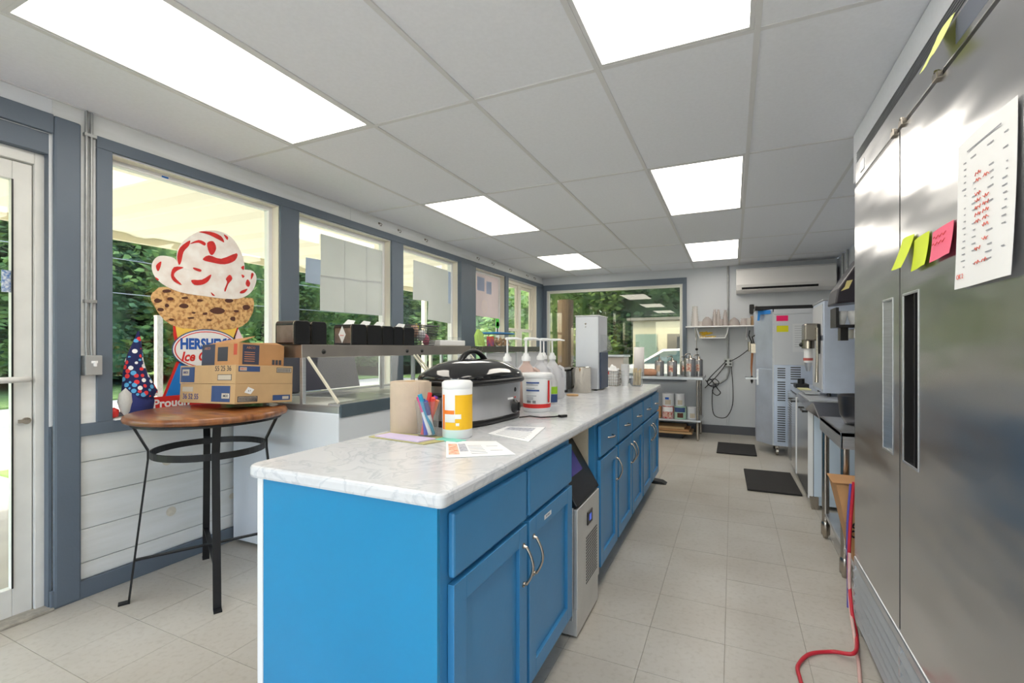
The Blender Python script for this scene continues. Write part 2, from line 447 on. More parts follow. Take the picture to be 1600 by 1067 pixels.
# baseboards
struct(B().box(XL-.001, XL+.018, 1.09, YB, 0, .088).build('baseboard_left', M_trim, bevel=.003))
struct(B().box(XL+.02, XR, YB-.014, YB, 0, .12).build('baseboard_back', mat('dark_cove_base', rgb(88, 90, 96), .5), bevel=.003))
struct(B().box(XR-.012, XR, 3.3, YB-.015, 0, .12).build('baseboard_right', MATS['dark_cove_base'], bevel=.003))

# trim boards on the left wall
tt = .02
def trimbox(n, *a): return struct(B().box(*a).build('trim_%d' % n, M_trim, bevel=.003))
trimbox(1, XL, XL+tt, 1.265, YB-.0, 2.262, 2.322)                # long head trim
trimbox(2, XL, XL+tt, 1.2, YB, .806, .868)                       # sill rail
trimbox(3, XL, XL+tt, 1.265, 1.332, .868, 2.262)
trimbox(4, XL, XL+tt, 2.322, 2.478, .868, 2.262)
trimbox(5, XL, XL+tt, 3.514, 3.683, .868, 2.262)
trimbox(6, XL, XL+tt+.03, 4.702, 4.94, .868, 2.262)
trimbox(7, XL, XL+tt, 4.94, 5.098, .868, 2.262)
trimbox(8, XL, XL+tt, 5.937, 6.038, .868, 2.262)
trimbox(10, XL, XL+tt, 7.127, YB, .868, 2.262)
# door casing
struct(B().box(XL, XL+.022, 1.10, 1.205, 0, 2.352).build('trim_11', M_trim, bevel=.012))
struct(B().box(XL, XL+.022, -.1, 1.10, 2.262, 2.352).build('trim_12', M_trim, bevel=.003))
struct(B().box(XL, XL+.022, -.1, .01, 0, 2.262).build('trim_13', M_trim, bevel=.003))
struct(B().box(XL-.05, XL-.001, .02, 1.10, 2.165, 2.26).build('trim_14', M_trim, bevel=.002))
struct(B().box(XL-.05, XL-.001, 1.088, 1.10, 0, 2.165).build('trim_20', M_trim))
# back window trim
struct(B().box(XL+.02, -.625, YB-.02, YB, 2.21, 2.30).build('trim_15', M_trim, bevel=.003))
struct(B().box(-.68, -.625, YB-.02, YB, .75, 2.21).build('trim_16', M_trim, bevel=.003))
struct(B().box(XL+.02, -2.87, YB-.02, YB, .75, 2.21).build('trim_17', M_trim, bevel=.003))
struct(B().box(-2.87, -.68, YB-.02, YB, .75, .80).build('trim_18', M_trim, bevel=.003))

# left windows
WX = XL-.085
def frame(b, y0, y1, z0, z1, w, x0, x1):
    b.box(x0, x1, y0, y0+w, z0, z1).box(x0, x1, y1-w, y1, z0, z1).box(x0, x1, y0+w, y1-w, z0, z0+w).box(x0, x1, y0+w, y1-w, z1-w, z1)
for k, (a, c) in enumerate(WIN[:4]):
    b = B(); frame(b, a, c, WZ0, WZ1, .028, WX-.03, WX+.02)
    w = struct(b.build('window_%d' % (k+1), M_white, org=(WX, (a+c)/2, WZ0), bevel=.003))
    b = B(); frame(b, a-.001, c+.001, WZ0-.001, WZ1+.001, .004, WX+.02, XL); b.build('jamb_lining', M_cream, parent=w)
    B().box(WX-.006, WX-.002, a+.026, c-.026, WZ0+.026, WZ1-.026).build('pane', M_glass, parent=w)
    B().box(WX+.0, XL+.035 if k == 0 else XL+.02, a, c, WZ0-.002, WZ0+.006).build('sill', M_white, parent=w)
# blue maker's sticker on the first window's head
B().box(WX+.0201, WX+.0207, 1.605, 1.64, 2.236, 2.246).build('sticker', mat('blue_sticker', rgb(40, 120, 210), .4), parent=bpy.data.objects['window_1'])
# double-hung pair
a, c = WIN[4]
mid = (a+c)/2
b = B(); frame(b, a, c, WZ0, WZ1, .05, WX-.03, WX+.03); b.box(WX-.03, WX+.03, mid-.045, mid+.045, WZ0+.05, WZ1-.05)
w = struct(b.build('window_5', M_cream, org=(WX, mid, WZ0), bevel=.004))
for (p, q) in ((a+.05, mid-.045), (mid+.045, c-.05)):
    b = B(); frame(b, p, q, 1.50, WZ1-.05, .045, WX-.02, WX+.005); b.build('upper_sash', M_cream, parent=w, bevel=.003)
    b = B(); frame(b, p, q, WZ0+.05, 1.54, .045, WX+.005, WX+.028); b.build('lower_sash', M_cream, parent=w, bevel=.003)
    B().box(WX-.010, WX-.006, p+.04, q-.04, 1.54, WZ1-.09).build('pane', M_glass, parent=w)
    B().box(WX+.014, WX+.018, p+.04, q-.04, WZ0+.09, 1.50).build('pane', M_glass, parent=w)
B().box(WX-.028, XL-.002, a-.001, a+.003, WZ0, WZ1).box(WX-.028, XL-.002, c-.003, c+.001, WZ0, WZ1).build('jamb_lining', M_cream, parent=w)

# back window
b = B(); x0, x1 = BX0, BX1
for (p, q, r, s_) in ((x0, x0+.035, BZ0, BZ1), (x1-.035, x1, BZ0, BZ1), (x0+.035, x1-.035, BZ0, BZ0+.04), (x0+.035, x1-.035, BZ1-.04, BZ1)):
    b.box(p, q, YB+.0, YB+.05, r, s_)
w = struct(b.build('window_6', mat('off_white_vinyl', rgb(222, 222, 212), .45), org=((x0+x1)/2, YB, BZ0), bevel=.004))
B().box(x0+.03, x1-.03, YB+.022, YB+.026, BZ0+.03, BZ1-.03).build('pane', M_glassb, parent=w)

# glazed entrance door (white aluminium)
DX = XL-.075
dr = B()
dr.box(DX-.02, DX+.035, 1.055, 1.10, 0, 2.165).box(DX-.02, DX+.035, .03, 1.055, 2.11, 2.165).box(DX-.02, DX+.035, .02, .06, 0, 2.11)
door = struct(dr.build('door_1', M_doorw, org=(DX, .55, 0), bevel=.003))
b = B(); b.box(DX-.022, DX+.018, .985, 1.052, .012, 2.105).box(DX-.022, DX+.018, .062, .135, .012, 2.105).box(DX-.022, DX+.018, .135, .985, 2.02, 2.105).box(DX-.022, DX+.018, .135, .985, .012, .14)
b.build('door_leaf', M_doorw, parent=door, bevel=.003)
B().box(DX-.004, DX, .13, .99, .135, 2.025).build('pane', M_glass, parent=door)
B().box(DX+.018, DX+.022, .982, .988, .14, 2.02).build('glazing_gasket', M_black, parent=door)
B().tube([(DX+.018, 1.03, 1.10), (DX+.06, 1.025, 1.10), (DX+.075, .97, 1.10), (DX+.075, .4, 1.10), (DX+.075, .12, 1.10), (DX+.018, .1, 1.10)], .014).build('push_bar', M_doorw, parent=door)
B().cyl((DX+.018, 1.03, .905), .015, .012, 14, 'X').box(DX+.028, DX+.04, 1.0, 1.04, .897, .913).build('thumb_turn', M_nickel, parent=door)
B().box(DX-.005+.006, DX+.0075, .955, .984, 1.50, 1.60).build('notice_sticker', mat('notice_sticker', rgb(225, 230, 236), .4, col2=rgb(90, 130, 190), scale=90), parent=door)
struct(B().box(XL-.14, XL+.03, .02, 1.10, 0, .014).build('trim_19', mat('worn_threshold', rgb(186, 180, 168), .5, metal=.3, vary=.3, scale=30), bevel=.004))

# ================================================================== BIG REFRIGERATOR (right foreground)
FX = .5
def refrigerator():
    t = thing('reach_in_refrigerator', 'tall two-door stainless steel reach-in refrigerator at the right edge, papers stuck on its doors', 'refrigerator', (FX+.36, 1.85, 0))
    y0, y1 = 1.14, 2.536
    B().box(FX+.03, XR-.02, y0, y1, .09, 2.125).build('body', M_steel, t, bevel=.004)
    # header panel and top louvres
    B().box(FX+.004, FX+.03, y0, y1, 1.978, 2.072).build('header_panel', M_fridge, t, bevel=.003)
    b = B()
    for k in range(5): b.box(FX+.006, FX+.022, y0, y1, 2.080+k*.0095, 2.0812+k*.0095)
    g = B().box(FX+.020, FX+.0295, y0+.001, y1-.001, 2.072, 2.125).build('louvre_recess', M_black, t)
    b.build('louvre', M_steel, t)
    B().box(FX+.003, FX+.012, y0+.02, 1.50, 1.995, 2.062).build('control_panel', mat('control_panel_grey', rgb(92, 98, 112), .4), t, bevel=.003)
    B().box(FX+.001, FX+.004, 2.38, 2.44, 2.0, 2.045).build('maker_badge', M_steel, t, bevel=.001)
    # doors with pocket handles
    zb, zt = .315, 1.957
    for (d0, d1, h0, h1, dark) in ((1.914, y1-.006, 1.984, 2.092, False), (y0, 1.902, 1.742, 1.872, True)):
        hz0, hz1 = .885, 1.41
        b = B()
        b.box(FX, FX+.026, d0, h0, zb, zt).box(FX, FX+.026, h1, d1, zb, zt).box(FX, FX+.026, h0, h1, zb, hz0).box(FX, FX+.026, h0, h1, hz1, zt)
        door = b.build('door', M_fridge, t)
        b = B()
        b.box(FX-.002, FX+.0, h0-.006, h0, hz0-.008, hz1+.008).box(FX-.002, FX, h1, h1+.006, hz0-.008, hz1+.008).box(FX-.002, FX, h0, h1, hz0-.008, hz0).box(FX-.002, FX, h0, h1, hz1, hz1+.008)
        pk = b.build('pocket_handle', M_steel, door, bevel=.001)
        if dark:
            B().box(FX+.022, FX+.0255, h0, h1, hz0, hz1).box(FX+.001, FX+.022, h0, h0+.004, hz0, hz1).box(FX+.001, FX+.022, h1-.004, h1, hz0, hz1).build('pocket_liner', M_black, door)
            B().box(FX+.0, FX+.02, h0+.028, h0+.034, hz0, hz1).build('grip_edge', M_blackm, door)
        else:
            B().box(FX+.022, FX+.0255, h0, h1, hz0, hz1).build('pocket_liner', M_black, door)
            B().hexa([(FX+.0,h1,hz0),(FX+.018,h0+.03,hz0),(FX+.022,h0+.03,hz0),(FX+.004,h1,hz0),(FX+.0,h1,hz1),(FX+.018,h0+.03,hz1),(FX+.022,h0+.03,hz1),(FX+.004,h1,hz1)]).build('grip_edge', M_steel, door)
    B().box(FX+.004, FX+.022, 1.9025, 1.9135, zb, zt).build('door_gasket', mat('grey_gasket', rgb(70, 70, 72), .7), t)
    B().box(FX+.006, FX+.028, y0, y1, 1.958, 1.977).build('top_gap', M_black, t)
    for y in (1.95, 1.865, 1.585): B().box(FX-.012, FX+.004, y-.016, y+.016, 1.955, 1.975).cyl((FX-.006, y, 1.975), .007, .006, 10).build('hinge', M_nickel, t, bevel=.002)
    # bottom rail and grille
    B().box(FX-.004, FX+.028, y0, y1, .272, .312).build('bottom_rail', M_steel, t, bevel=.008)
    B().box(FX+.02, FX+.0295, y0, y1, .03, .271).build('grille_backing', M_black, t)
    for k in range(6):
        z = .05+k*.038
        B().hexa([(FX-.008,y0,z),(FX+.016,y0,z+.006),(FX+.016,y1,z+.006),(FX-.008,y1,z),(FX-.006,y0,z+.004),(FX+.010,y0,z+.034),(FX+.010,y1,z+.034),(FX-.006,y1,z+.004)]).build('grille_slat', mat('grille_grey', rgb(176, 178, 180), .4, metal=.3), t, bevel=.001)
    for y in (y1-.012, 1.9, y0+.012): B().box(FX-.004, FX+.02, y-.01, y+.01, .028, .272).build('grille_bracket', M_steel, t)
    for y in (y0+.08, y1-.08):
        for x in (FX+.07, XR-.1): B().cyl((x, y, 0), .028, .092, 12).cyl((x, y, 0), .034, .012, 12).build('foot', M_black, t)
    return t
refrigerator()

def wavy_sheet(name, y0, y1, z0, z1, x, m, curl=.012, lift=0.0, rot=0.0, n=10):
    """a thin sheet hanging on the refrigerator door, bellied out a little; y0 is the near/right edge"""
    cy, cz = (y0+y1)/2, (z0+z1)/2; b = B()
    def fn(u, v, back=0):
        y = y0+(y1-y0)*u; z = z0+(z1-z0)*v
        dx = -curl*(math.sin(PI*u)*.4+(1-v)**2*(.6+.4*math.cos(5*u)))-lift*(1-v)
        yy = cy+(y-cy)*math.cos(rot)-(z-cz)*math.sin(rot); zz = cz+(y-cy)*math.sin(rot)+(z-cz)*math.cos(rot)
        return (x+dx+back*.0006, yy, zz)
    b.grid(fn, n, n); b.grid(lambda u, v: fn(u, v, 1), n, n)
    return b.build(name, m, org=(x, cy, z0))
sheet = wavy_sheet('paper_sheet', 1.203, 1.462, 1.385, 1.728, FX-.004, M_paper, .010)
tag(sheet, 'white printed sheet with red handwritten notes taped to the right refrigerator door', 'paper')
M_redpen = mat('red_pen', rgb(224, 110, 96), .7); M_grey = mat('grey_print', rgb(150, 152, 162), .7)
def curlx(u, v, curl=.010): return FX-.004-curl*(math.sin(PI*u)*.4+(1-v)**2*(.6+.4*math.cos(5*u)))-.0012
Bg = B(); Br = B()
for k in range(17):
    v = .84-.044*k
    for (u0, u1) in ((.80, .88), (.60, .70), (.30, .42), (.10, .18)):
        if random.random() < .25: continue
        u1 = u0+random.uniform(.3, 1)*(u1-u0); z = 1.385+.343*v
        x = curlx((u0+u1)/2, v); ya, yb = 1.203+.259*u0, 1.203+.259*u1
        Bg.box(x-.0002, x, ya, yb, z, z+.0022)
    if k > 2:
        for (u0, u1) in ((.50, .60), (.36, .46)):
            if random.random() < .35: continue
            z = 1.385+.343*(v+.004); x = curlx((u0+u1)/2, v)
            pts = [(x-.001, 1.203+.259*(u0+(u1-u0)*q/6), z+.004*math.sin(q*2.4+k)) for q in range(7)]
            Br.tube(pts, .0009, 4)
Bg.box(curlx(.5, .9)-.0002, curlx(.5, .9), 1.25, 1.40, 1.385+.343*.90, 1.385+.343*.90+.003)
Bg.build('printed_lines', M_grey, sheet); Br.build('handwriting', M_redpen, sheet)
text('handwriting', 'OK 2', .016, (curlx(.88, .08)-.0005, 1.432, 1.412), (0, -1, 0), (0, 0, 1), M_redpen, sheet)
M_lime = mat('lime_paper', rgb(214, 232, 60), .7); M_pink = mat('pink_paper', rgb(245, 110, 140), .7); M_pale = mat('pale_lime_paper', rgb(232, 240, 150), .7)
n1 = wavy_sheet('sticky_note', 1.765, 1.872, 1.492, 1.590, FX-.003, M_lime, .012, .02, .06); tag(n1, 'lime green sticky note, the outer left one, curling off the refrigerator door', 'sticky note')
n2 = wavy_sheet('sticky_note', 1.645, 1.762, 1.475, 1.568, FX-.003, M_lime, .008, .004, -.03); tag(n2, 'lime green sticky note in the middle, against the pink one', 'sticky note')
n3 = wavy_sheet('sticky_note', 1.488, 1.622, 1.478, 1.560, FX-.003, M_pink, .006, .004, -.02); tag(n3, 'pink sticky note with red handwriting between lime notes and white sheet', 'sticky note')
Bq = B()
for k in range(2): Bq.tube([(FX-.0065-.004*(1-k*.5), 1.60-.008*q, 1.520+.018*k+.004*math.sin(q*2.1)) for q in range(11)], .0008, 4)
Bq.build('handwriting', M_red, n3)
n4 = wavy_sheet('sticky_note', 1.49, 1.60, 1.985, 2.075, FX-.001, M_pale, .010, .03, .05); tag(n4, 'pale yellow-green note hanging from the refrigerator header at the top', 'sticky note')

# ================================================================== COUNTER WITH BLUE CABINETS
def pull_vertical(x, y, z0, z1, parent):
    pts = [(x, y, z0), (x+.012, y, z0+.004)]+[(x+.012+.022*math.sin(PI*k/8), y, z0+.004+(z1-z0-.008)*k/8) for k in range(9)]+[(x+.012, y, z1-.004), (x, y, z1)]
    B().tube(pts, .0048, 8).cyl((x-.001, y, z0), .009, .004, 10, 'X').cyl((x-.001, y, z1), .009, .004, 10, 'X').build('pull_handle', M_nickel, parent)
def pull_horizontal(x, y, z, w, parent):
    pts = [(x, y-w/2, z)]+[(x+.010+.016*math.sin(PI*k/8), y-w/2+w*k/8, z) for k in range(9)]+[(x, y+w/2, z)]
    B().tube(pts, .0048, 8).build('pull_handle', M_nickel, parent)
def shaker(name, y0, y1, z0, z1, parent, x=-.63):
    w = .058
    b = B().box(x+.001, x+.008, y0+w, y1-w, z0+w, z1-w)
    for (p, q, r, s_) in ((y0, y0+w, z0, z1), (y1-w, y1, z0, z1), (y0+w, y1-w, z0, z0+w), (y0+w, y1-w, z1-w, z1)): b.box(x+.001, x+.020, p, q, r, s_)
    return b.build(name, M_blue, parent, bevel=.0015)
def drawer(y0, y1, parent, x=-.63):
    return B().box(x+.001, x+.020, y0, y1, .688, .846).build('drawer_front', M_blue, parent, bevel=.006)
def cabinet(name, label, y0, y1, cols, hand, drawer_pull=True, kick=.115):
    """cols: (ya, yb) door/drawer columns; hand: handle y per column"""
    t = thing(name, label, 'cabinet', (-.94, (y0+y1)/2, 0), 'blue base cabinets under the long counter')
    b = B().box(-1.232, -.65, y0, y1, kick, .874)
    b.box(-1.232, -.70, y0, y1, 0, kick)
    b.build('carcass', M_blue, t)
    b = B()
    edges = [y0]+[v for c in cols for v in c]+[y1]
    for k in range(0, len(edges), 2): b.box(-.65, -.63, edges[k]-(.008 if k else 0), edges[k+1]+(.008 if k+2 < len(edges) else 0), kick, .874)
    for (ya, yb) in cols: b.box(-.65, -.63, ya+.008, yb-.008, .838, .874).box(-.65, -.63, ya+.008, yb-.008, .662, .698).box(-.65, -.63, ya+.008, yb-.008, kick, .15)
    b.build('face_frame', M_blue, t)
    for (ya, yb), hy in zip(cols, hand):
        d = shaker('door', ya, yb, .128, .672, t)
        pull_vertical(-.61, hy, .488, .612, d)
        dd = drawer(ya, yb, t)
        if drawer_pull: pull_horizontal(-.61, (ya+yb)/2, .765, .085, dd)
    return t
c1 = cabinet('base_cabinet', 'nearest blue base cabinet with bright blue end panel and two doors', .925, 1.875, [(.955, 1.392), (1.412, 1.86)], [1.362, 1.445], False)
B().box(-1.228, -.631, .915, .9245, .0, .874).build('end_panel', M_blue2, c1)
B().box(-1.252, -1.229, .913, .94, 0, .874).build('white_corner_strip', M_white, c1, bevel=.002)
B().box(-1.252, -1.233, .94, 1.875, 0, .874).build('back_panel', M_white, c1)
text('door_label', 'FRYING', .012, (-.6098, 1.58, .640), (0, 1, 0), (0, 0, 1), M_grey, c1)
B().box(-.6105, -.6099, 1.545, 1.615, .632, .648).build('label_tape', M_white, c1)
c2 = cabinet('base_cabinet', 'narrow one-door blue base cabinet right after the ice machine', 2.275, 2.722, [(2.325, 2.705)], [2.675])
c3 = cabinet('base_cabinet', 'middle two-door blue base cabinet, the second one past the ice machine', 2.723, 3.552, [(2.74, 3.132), (3.155, 3.537)], [3.10, 3.185])
c4 = cabinet('base_cabinet', 'farthest two-door blue base cabinet at the end of the counter', 3.553, 4.39, [(3.572, 3.955), (3.98, 4.365)], [3.925, 4.01])
for c, a, e in ((c2, 2.275, 2.722), (c3, 2.723, 3.552), (c4, 3.553, 4.39)):
    B().box(-1.252, -1.233, a, e, 0, .874).build('back_panel', M_white, c)
# worktop with rounded front edges
top = B()
def edge_prof(u): return None
pts = []
r = .045
x0, x1, y0, y1 = -1.278, -.598, .888, 4.42
for (cx, cy, a0) in ((x1-.018, y0+.018, -90), (x1-.01, y1-.01, 0), (x0+.01, y1-.01, 90), (x0+r, y0+r, 180)):
    rr = r if a0 == 180 else (.018 if a0 == -90 else .01)
    for k in range(7):
        a = math.radians(a0+90*k/6); pts.append((cx+rr*math.cos(a), cy+rr*math.sin(a), .875))
top.prism(pts, (0, 0, .035))
wt = top.build('countertop', M_lam, bevel=.009)
tag(wt, 'long pale marble-patterned laminate countertop on the blue cabinets', 'countertop')
cl_ = thing('under_counter_cleat', 'pale raw wood cleat and panel in the gap above the ice machine', 'panel', (-.8, 2.07, .84))
B().box(-.68, -.64, 1.877, 2.273, .852, .874).build('cleat', M_lwood, cl_)
B().box(-1.2, -.66, 2.262, 2.273, .13, .852).build('side_panel', mat('beige_board', rgb(214, 202, 178), .7, vary=.06, scale=10), cl_)
B().box(-1.252, -1.24, 1.877, 2.273, 0.0, .852).build('back_board', MATS['beige_board'], cl_)

# ice machine
def ice_machine():
    t = thing('ice_machine', 'stainless under-counter ice machine with sloped black lid between blue cabinets', 'ice machine', (-.9, 2.08, 0))
    y0, y1, xf = 1.905, 2.255, -.60
    B().box(-1.18, xf-.02, y0, y1, .075, .56).box(-1.18, -.80, y0, y1, .56, .80).build('body', M_steel, t, bevel=.004)
    B().box(xf-.02, xf, y0, y1, .13, .555).build('front_panel', mat('pale_steel', rgb(212, 212, 210), .38, metal=.6, vary=.06, scale=8), t, bevel=.004)
    d = B().hexa([(xf-.03,y0,.556),(xf+.002,y0,.566),(xf+.002,y1,.566),(xf-.03,y1,.556),(-.80,y0,.80),(-.765,y0,.838),(-.765,y1,.838),(-.80,y1,.80)]).build('lid', M_black, t, bevel=.006)
    n = Vector((.272, 0, .167)).normalized()
    def P(u, v, o): 
        p = Vector((xf+.002, y0, .566)).lerp(Vector((-.765, y0, .838)), v); return Vector((p.x, y0+(y1-y0)*u, p.z))+n*o
    B().hexa([P(.14,.36,-.002),P(.74,.36,-.002),P(.74,.84,-.002),P(.14,.84,-.002),P(.14,.36,.0015),P(.74,.36,.0015),P(.74,.84,.0015),P(.14,.84,.0015)]).build('lid_window', mat('purple_window', rgb(84, 66, 170), .25, vary=.2, scale=5), d)
    s = B().box(xf, xf+.004, 2.045, 2.125, .44, .50).build('control_panel', M_black, t, bevel=.002)
    B().box(xf+.004, xf+.0055, 2.07, 2.10, .456, .484).build('display', mat('blue_display', rgb(60, 90, 200), .3, emit=.4), s)
    g = B()
    for i in range(12):
        for j in range(16):
            y = 2.035+i*.0155; z = .185+j*.0135
            g.cyl((xf, y, z), .0045, .0012, 6, 'X')
    g.build('vent_grille', mat('vent_dark', rgb(60, 60, 62), .7), t)
    B().box(-1.18, xf-.004, y0+.004, y1-.004, .012, .128).build('kick_panel', MATS['pale_steel'], t, bevel=.003)
    for (x, y) in ((-.64, y0+.04), (-.64, y1-.04), (-1.14, y0+.04), (-1.14, y1-.04)): B().cyl((x, y, 0), .026, .072, 12).build('foot', M_nickel, t)
ice_machine()
st = B().hexa([(-.68,4.40,0),(-.55,4.40,0),(-.55,4.50,0),(-.68,4.50,0),(-.68,4.40,.03),(-.59,4.40,.022),(-.59,4.50,.022),(-.68,4.50,.03)]).build('door_stop', M_black, bevel=.003)
tag(st, 'small black wedge on the floor at the far end of the cabinets', 'door stop')

# ================================================================== THINGS ON THE COUNTER
CZ = .91
# roaster
def roaster():
    t = thing('roaster_oven', 'large oval steel roaster oven with domed black lid and handle on the counter', 'roaster oven', (0, 0, 0))
    def ell(a, b_, z, n=48, p=3.6):
        out = []
        for k in range(n):
            th = 2*PI*k/n; c, s_ = math.cos(th), math.sin(th)
            out.append((math.copysign(abs(c)**(2/p), c)*a, math.copysign(abs(s_)**(2/p), s_)*b_, z))
        return out
    def shell(rings, m, name, parent=t, closed_top=True):
        b = B(); n = len(rings[0]); vs = [v for r in rings for v in r]
        fs = [(k*n+i, k*n+(i+1) % n, (k+1)*n+(i+1) % n, (k+1)*n+i) for k in range(len(rings)-1) for i in range(n)]
        b.add(vs, fs, True); b.add(rings[0][::-1], [tuple(range(n))])
        if closed_top: b.add(rings[-1], [tuple(range(n))])
        return b.build(name, m, parent)
    shell([ell(.148, .255, 0), ell(.156, .264, .006), ell(.156, .264, .024), ell(.15, .258, .028)], M_black, 'base')
    shell([ell(.150, .258, .024), ell(.156, .265, .05), ell(.158, .268, .165), ell(.156, .266, .176)], mat('brushed_roaster_steel', rgb(206, 206, 208), .35, metal=.9, vary=.15, scale=5, stretch=(1, 1, .2)), 'body')
    shell([ell(.168, .280, .174), ell(.174, .287, .180), ell(.174, .287, .192), ell(.168, .28, .197)], M_black, 'rim')
    lid = shell([ell(.166, .279, .196), ell(.170, .284, .203), ell(.160, .27, .222), ell(.145, .245, .245, p=2.4), ell(.120, .21, .264, p=2.2), ell(.08, .15, .278, p=2), ell(.03, .06, .284, p=2)], mat('black_enamel', rgb(22, 22, 24), .08, coat=.5), 'lid')
    pts = [(0, -.10+.2*k/10,   .272+.048*math.sin(PI*k/10)**.7) for k in range(11)]
    B().tube(pts, [.016, .014, .012, .011, .011, .011, .011, .011, .012, .014, .016], 10).build('lid_handle', M_black, lid)
    k_ = B().lathe((.154, .125, .062), [(.032, 0), (.030, .006), (.022, .008), (.020, .022), (.0, .024)], 20, 'X').box(.174, .182, .120, .130, .042, .082).build('temperature_knob', M_black, t)
    B().box(.154, .1585, .06, .105, .098, .106).build('label_strip', M_white, t)
    B().lathe((.154, .13, .14), [(.011, 0), (.010, .0015)], 16, 'X').build('badge', M_blackm, t)
    B().lathe((.154, .13, .104), [(.004, 0), (.003, .003)], 10, 'X').build('indicator_lamp', M_red, t)
    for s_ in (-1, 1):
        B().tube([(-.05, s_*.262, .14), (-.05, s_*.30, .14), (.05, s_*.30, .14), (.05, s_*.262, .14)], .009, 8).build('side_handle', M_black, t)
    t.location = (-1.10, 1.885, CZ); t.rotation_euler = (0, 0, -.13); t.scale = (1, .93, 1)
roaster()
crd = B().tube([onZ(812, 652, CZ+.006), onZ(828, 650, CZ+.006), onZ(845, 652, CZ+.006), onZ(866, 651, CZ+.006), onZ(874, 650, CZ+.006)], .0035, 8)
p = onZ(877, 650, CZ+.008); q = onZ(886, 649, CZ+.008)
co = crd.build('power_cord', M_black); tag(co, 'short black power cord lying beside the roaster on the counter', 'cord')
b = B().bar(p-(q-p)*.3, p+(q-p)*.8, .022, .012).bar(p+(q-p)*.8+Vector((0, .004, 0)), q+Vector((0, .004, 0)), .002, .006); b.build('plug', M_black, co, bevel=.002)

# paper towel roll
t = thing('paper_towel_roll', 'upright brown paper towel roll at the back of the counter beside the pens', 'paper towels', (-1.19, 1.535, CZ))
B().lathe((-1.19, 1.535, CZ), [(.022, 0), (.076, 0), (.078, .003), (.078, .197), (.076, .2), (.022, .2), (.022, .19)], 36).build('roll', mat('kraft_towel', rgb(205, 186, 165), .9, vary=.05, scale=30, bump=.1, bscale=200), t)
B().lathe((-1.19, 1.535, CZ+.001), [(.0215, 0), (.0215, .2), (.019, .2), (.019, .0)], 20).build('core', M_card, t)
B().prism([(-1.118, 1.50, CZ+.002), (-1.102, 1.56, CZ+.002), (-1.104, 1.56, CZ+.199), (-1.120, 1.50, CZ+.199)], (-.0015, .0, 0)).build('loose_sheet', MATS['kraft_towel'], t)

# marker cup
mc = Vector((-1.045, 1.455, CZ))
t = thing('plastic_cup', 'clear plastic cup full of coloured markers on the counter', 'cup', mc)
B().lathe(mc, [(.034, 0), (.036, .003), (.048, .135), (.0495, .137), (.047, .137), (.034, .006), (0, .006)], 28).build('cup', M_clear, t)
cols = [('orange', (244, 122, 40)), ('purple', (116, 64, 170)), ('red', (216, 50, 44)), ('blue', (40, 70, 190)), ('magenta', (225, 60, 140)), ('teal', (40, 150, 190)), ('navy', (50, 50, 130)), ('scarlet', (228, 60, 50))]
for k in range(8):
    nm, c = cols[k]; a = 2*PI*k/8+.4; p0 = mc+Vector((.022*math.cos(a+2.2), .022*math.sin(a+2.2), .010)); p1 = mc+Vector((.036*math.cos(a), .036*math.sin(a), .138+.012*(k % 3)))
    m = thing('marker_pen', nm+'-capped marker standing in the clear cup', 'marker', p0, 'markers in the clear cup')
    cm = mat(nm+'_marker', rgb(*c), .4)
    B().tube([p0, p0.lerp(p1, .62)], .0075, 10).build('barrel', cm if nm in ('red', 'scarlet', 'blue', 'teal', 'orange') else M_white, m)
    B().tube([p0.lerp(p1, .60), p1], .0085, 10).build('cap', cm, m)

# wipes canister
wc = Vector((-.944, 1.50, CZ))
t = thing('wipes_canister', 'white canister of wipes with yellow and orange label in front of the roaster', 'canister', wc)
B().lathe(wc, [(.050, 0), (.056, .004), (.0565, .18), (.055, .185), (.0, .186)], 32).build('can', M_white, t)
B().lathe(wc, [(.056, .184), (.0575, .188), (.0575, .205), (.05, .212), (0, .214)], 32).build('lid', M_white, t)
def curved(c, r, a0, a1, z0, z1, m, parent, name, n=10, off=.0006):
    b = B()
    b.grid(lambda u, v: (c[0]+(r+off)*math.cos(a0+(a1-a0)*u), c[1]+(r+off)*math.sin(a0+(a1-a0)*u), c[2]+z0+(z1-z0)*v), n, 1)
    b.grid(lambda u, v: (c[0]+(r+.0001)*math.cos(a0+(a1-a0)*u), c[1]+(r+.0001)*math.sin(a0+(a1-a0)*u), c[2]+z0+(z1-z0)*v), n, 1)
    return b.build(name, m, parent)
vd = math.atan2(-wc.y, -wc.x)            # direction to viewer
curved(wc, .0565, vd-.15, vd+1.4, .035, .162, M_yel, t, 'label')
M_or = mat('orange_print', rgb(246, 130, 36), .5)
curved(wc, .0565, vd-.9, vd-.15, .035, .062, M_yel, t, 'label'); curved(wc, .0565, vd-1.0, vd-.2, .092, .106, M_or, t, 'label_band'); curved(wc, .0565, vd-1.2, vd-.95, .035, .162, M_or, t, 'label_band')
curved(wc, .0570, vd-.15, vd+.25, .075, .092, M_white, t, 'label_mark', off=.0004); curved(wc, .0570, vd-.1, vd+.12, .05, .06, M_white, t, 'label_mark', off=.0004)

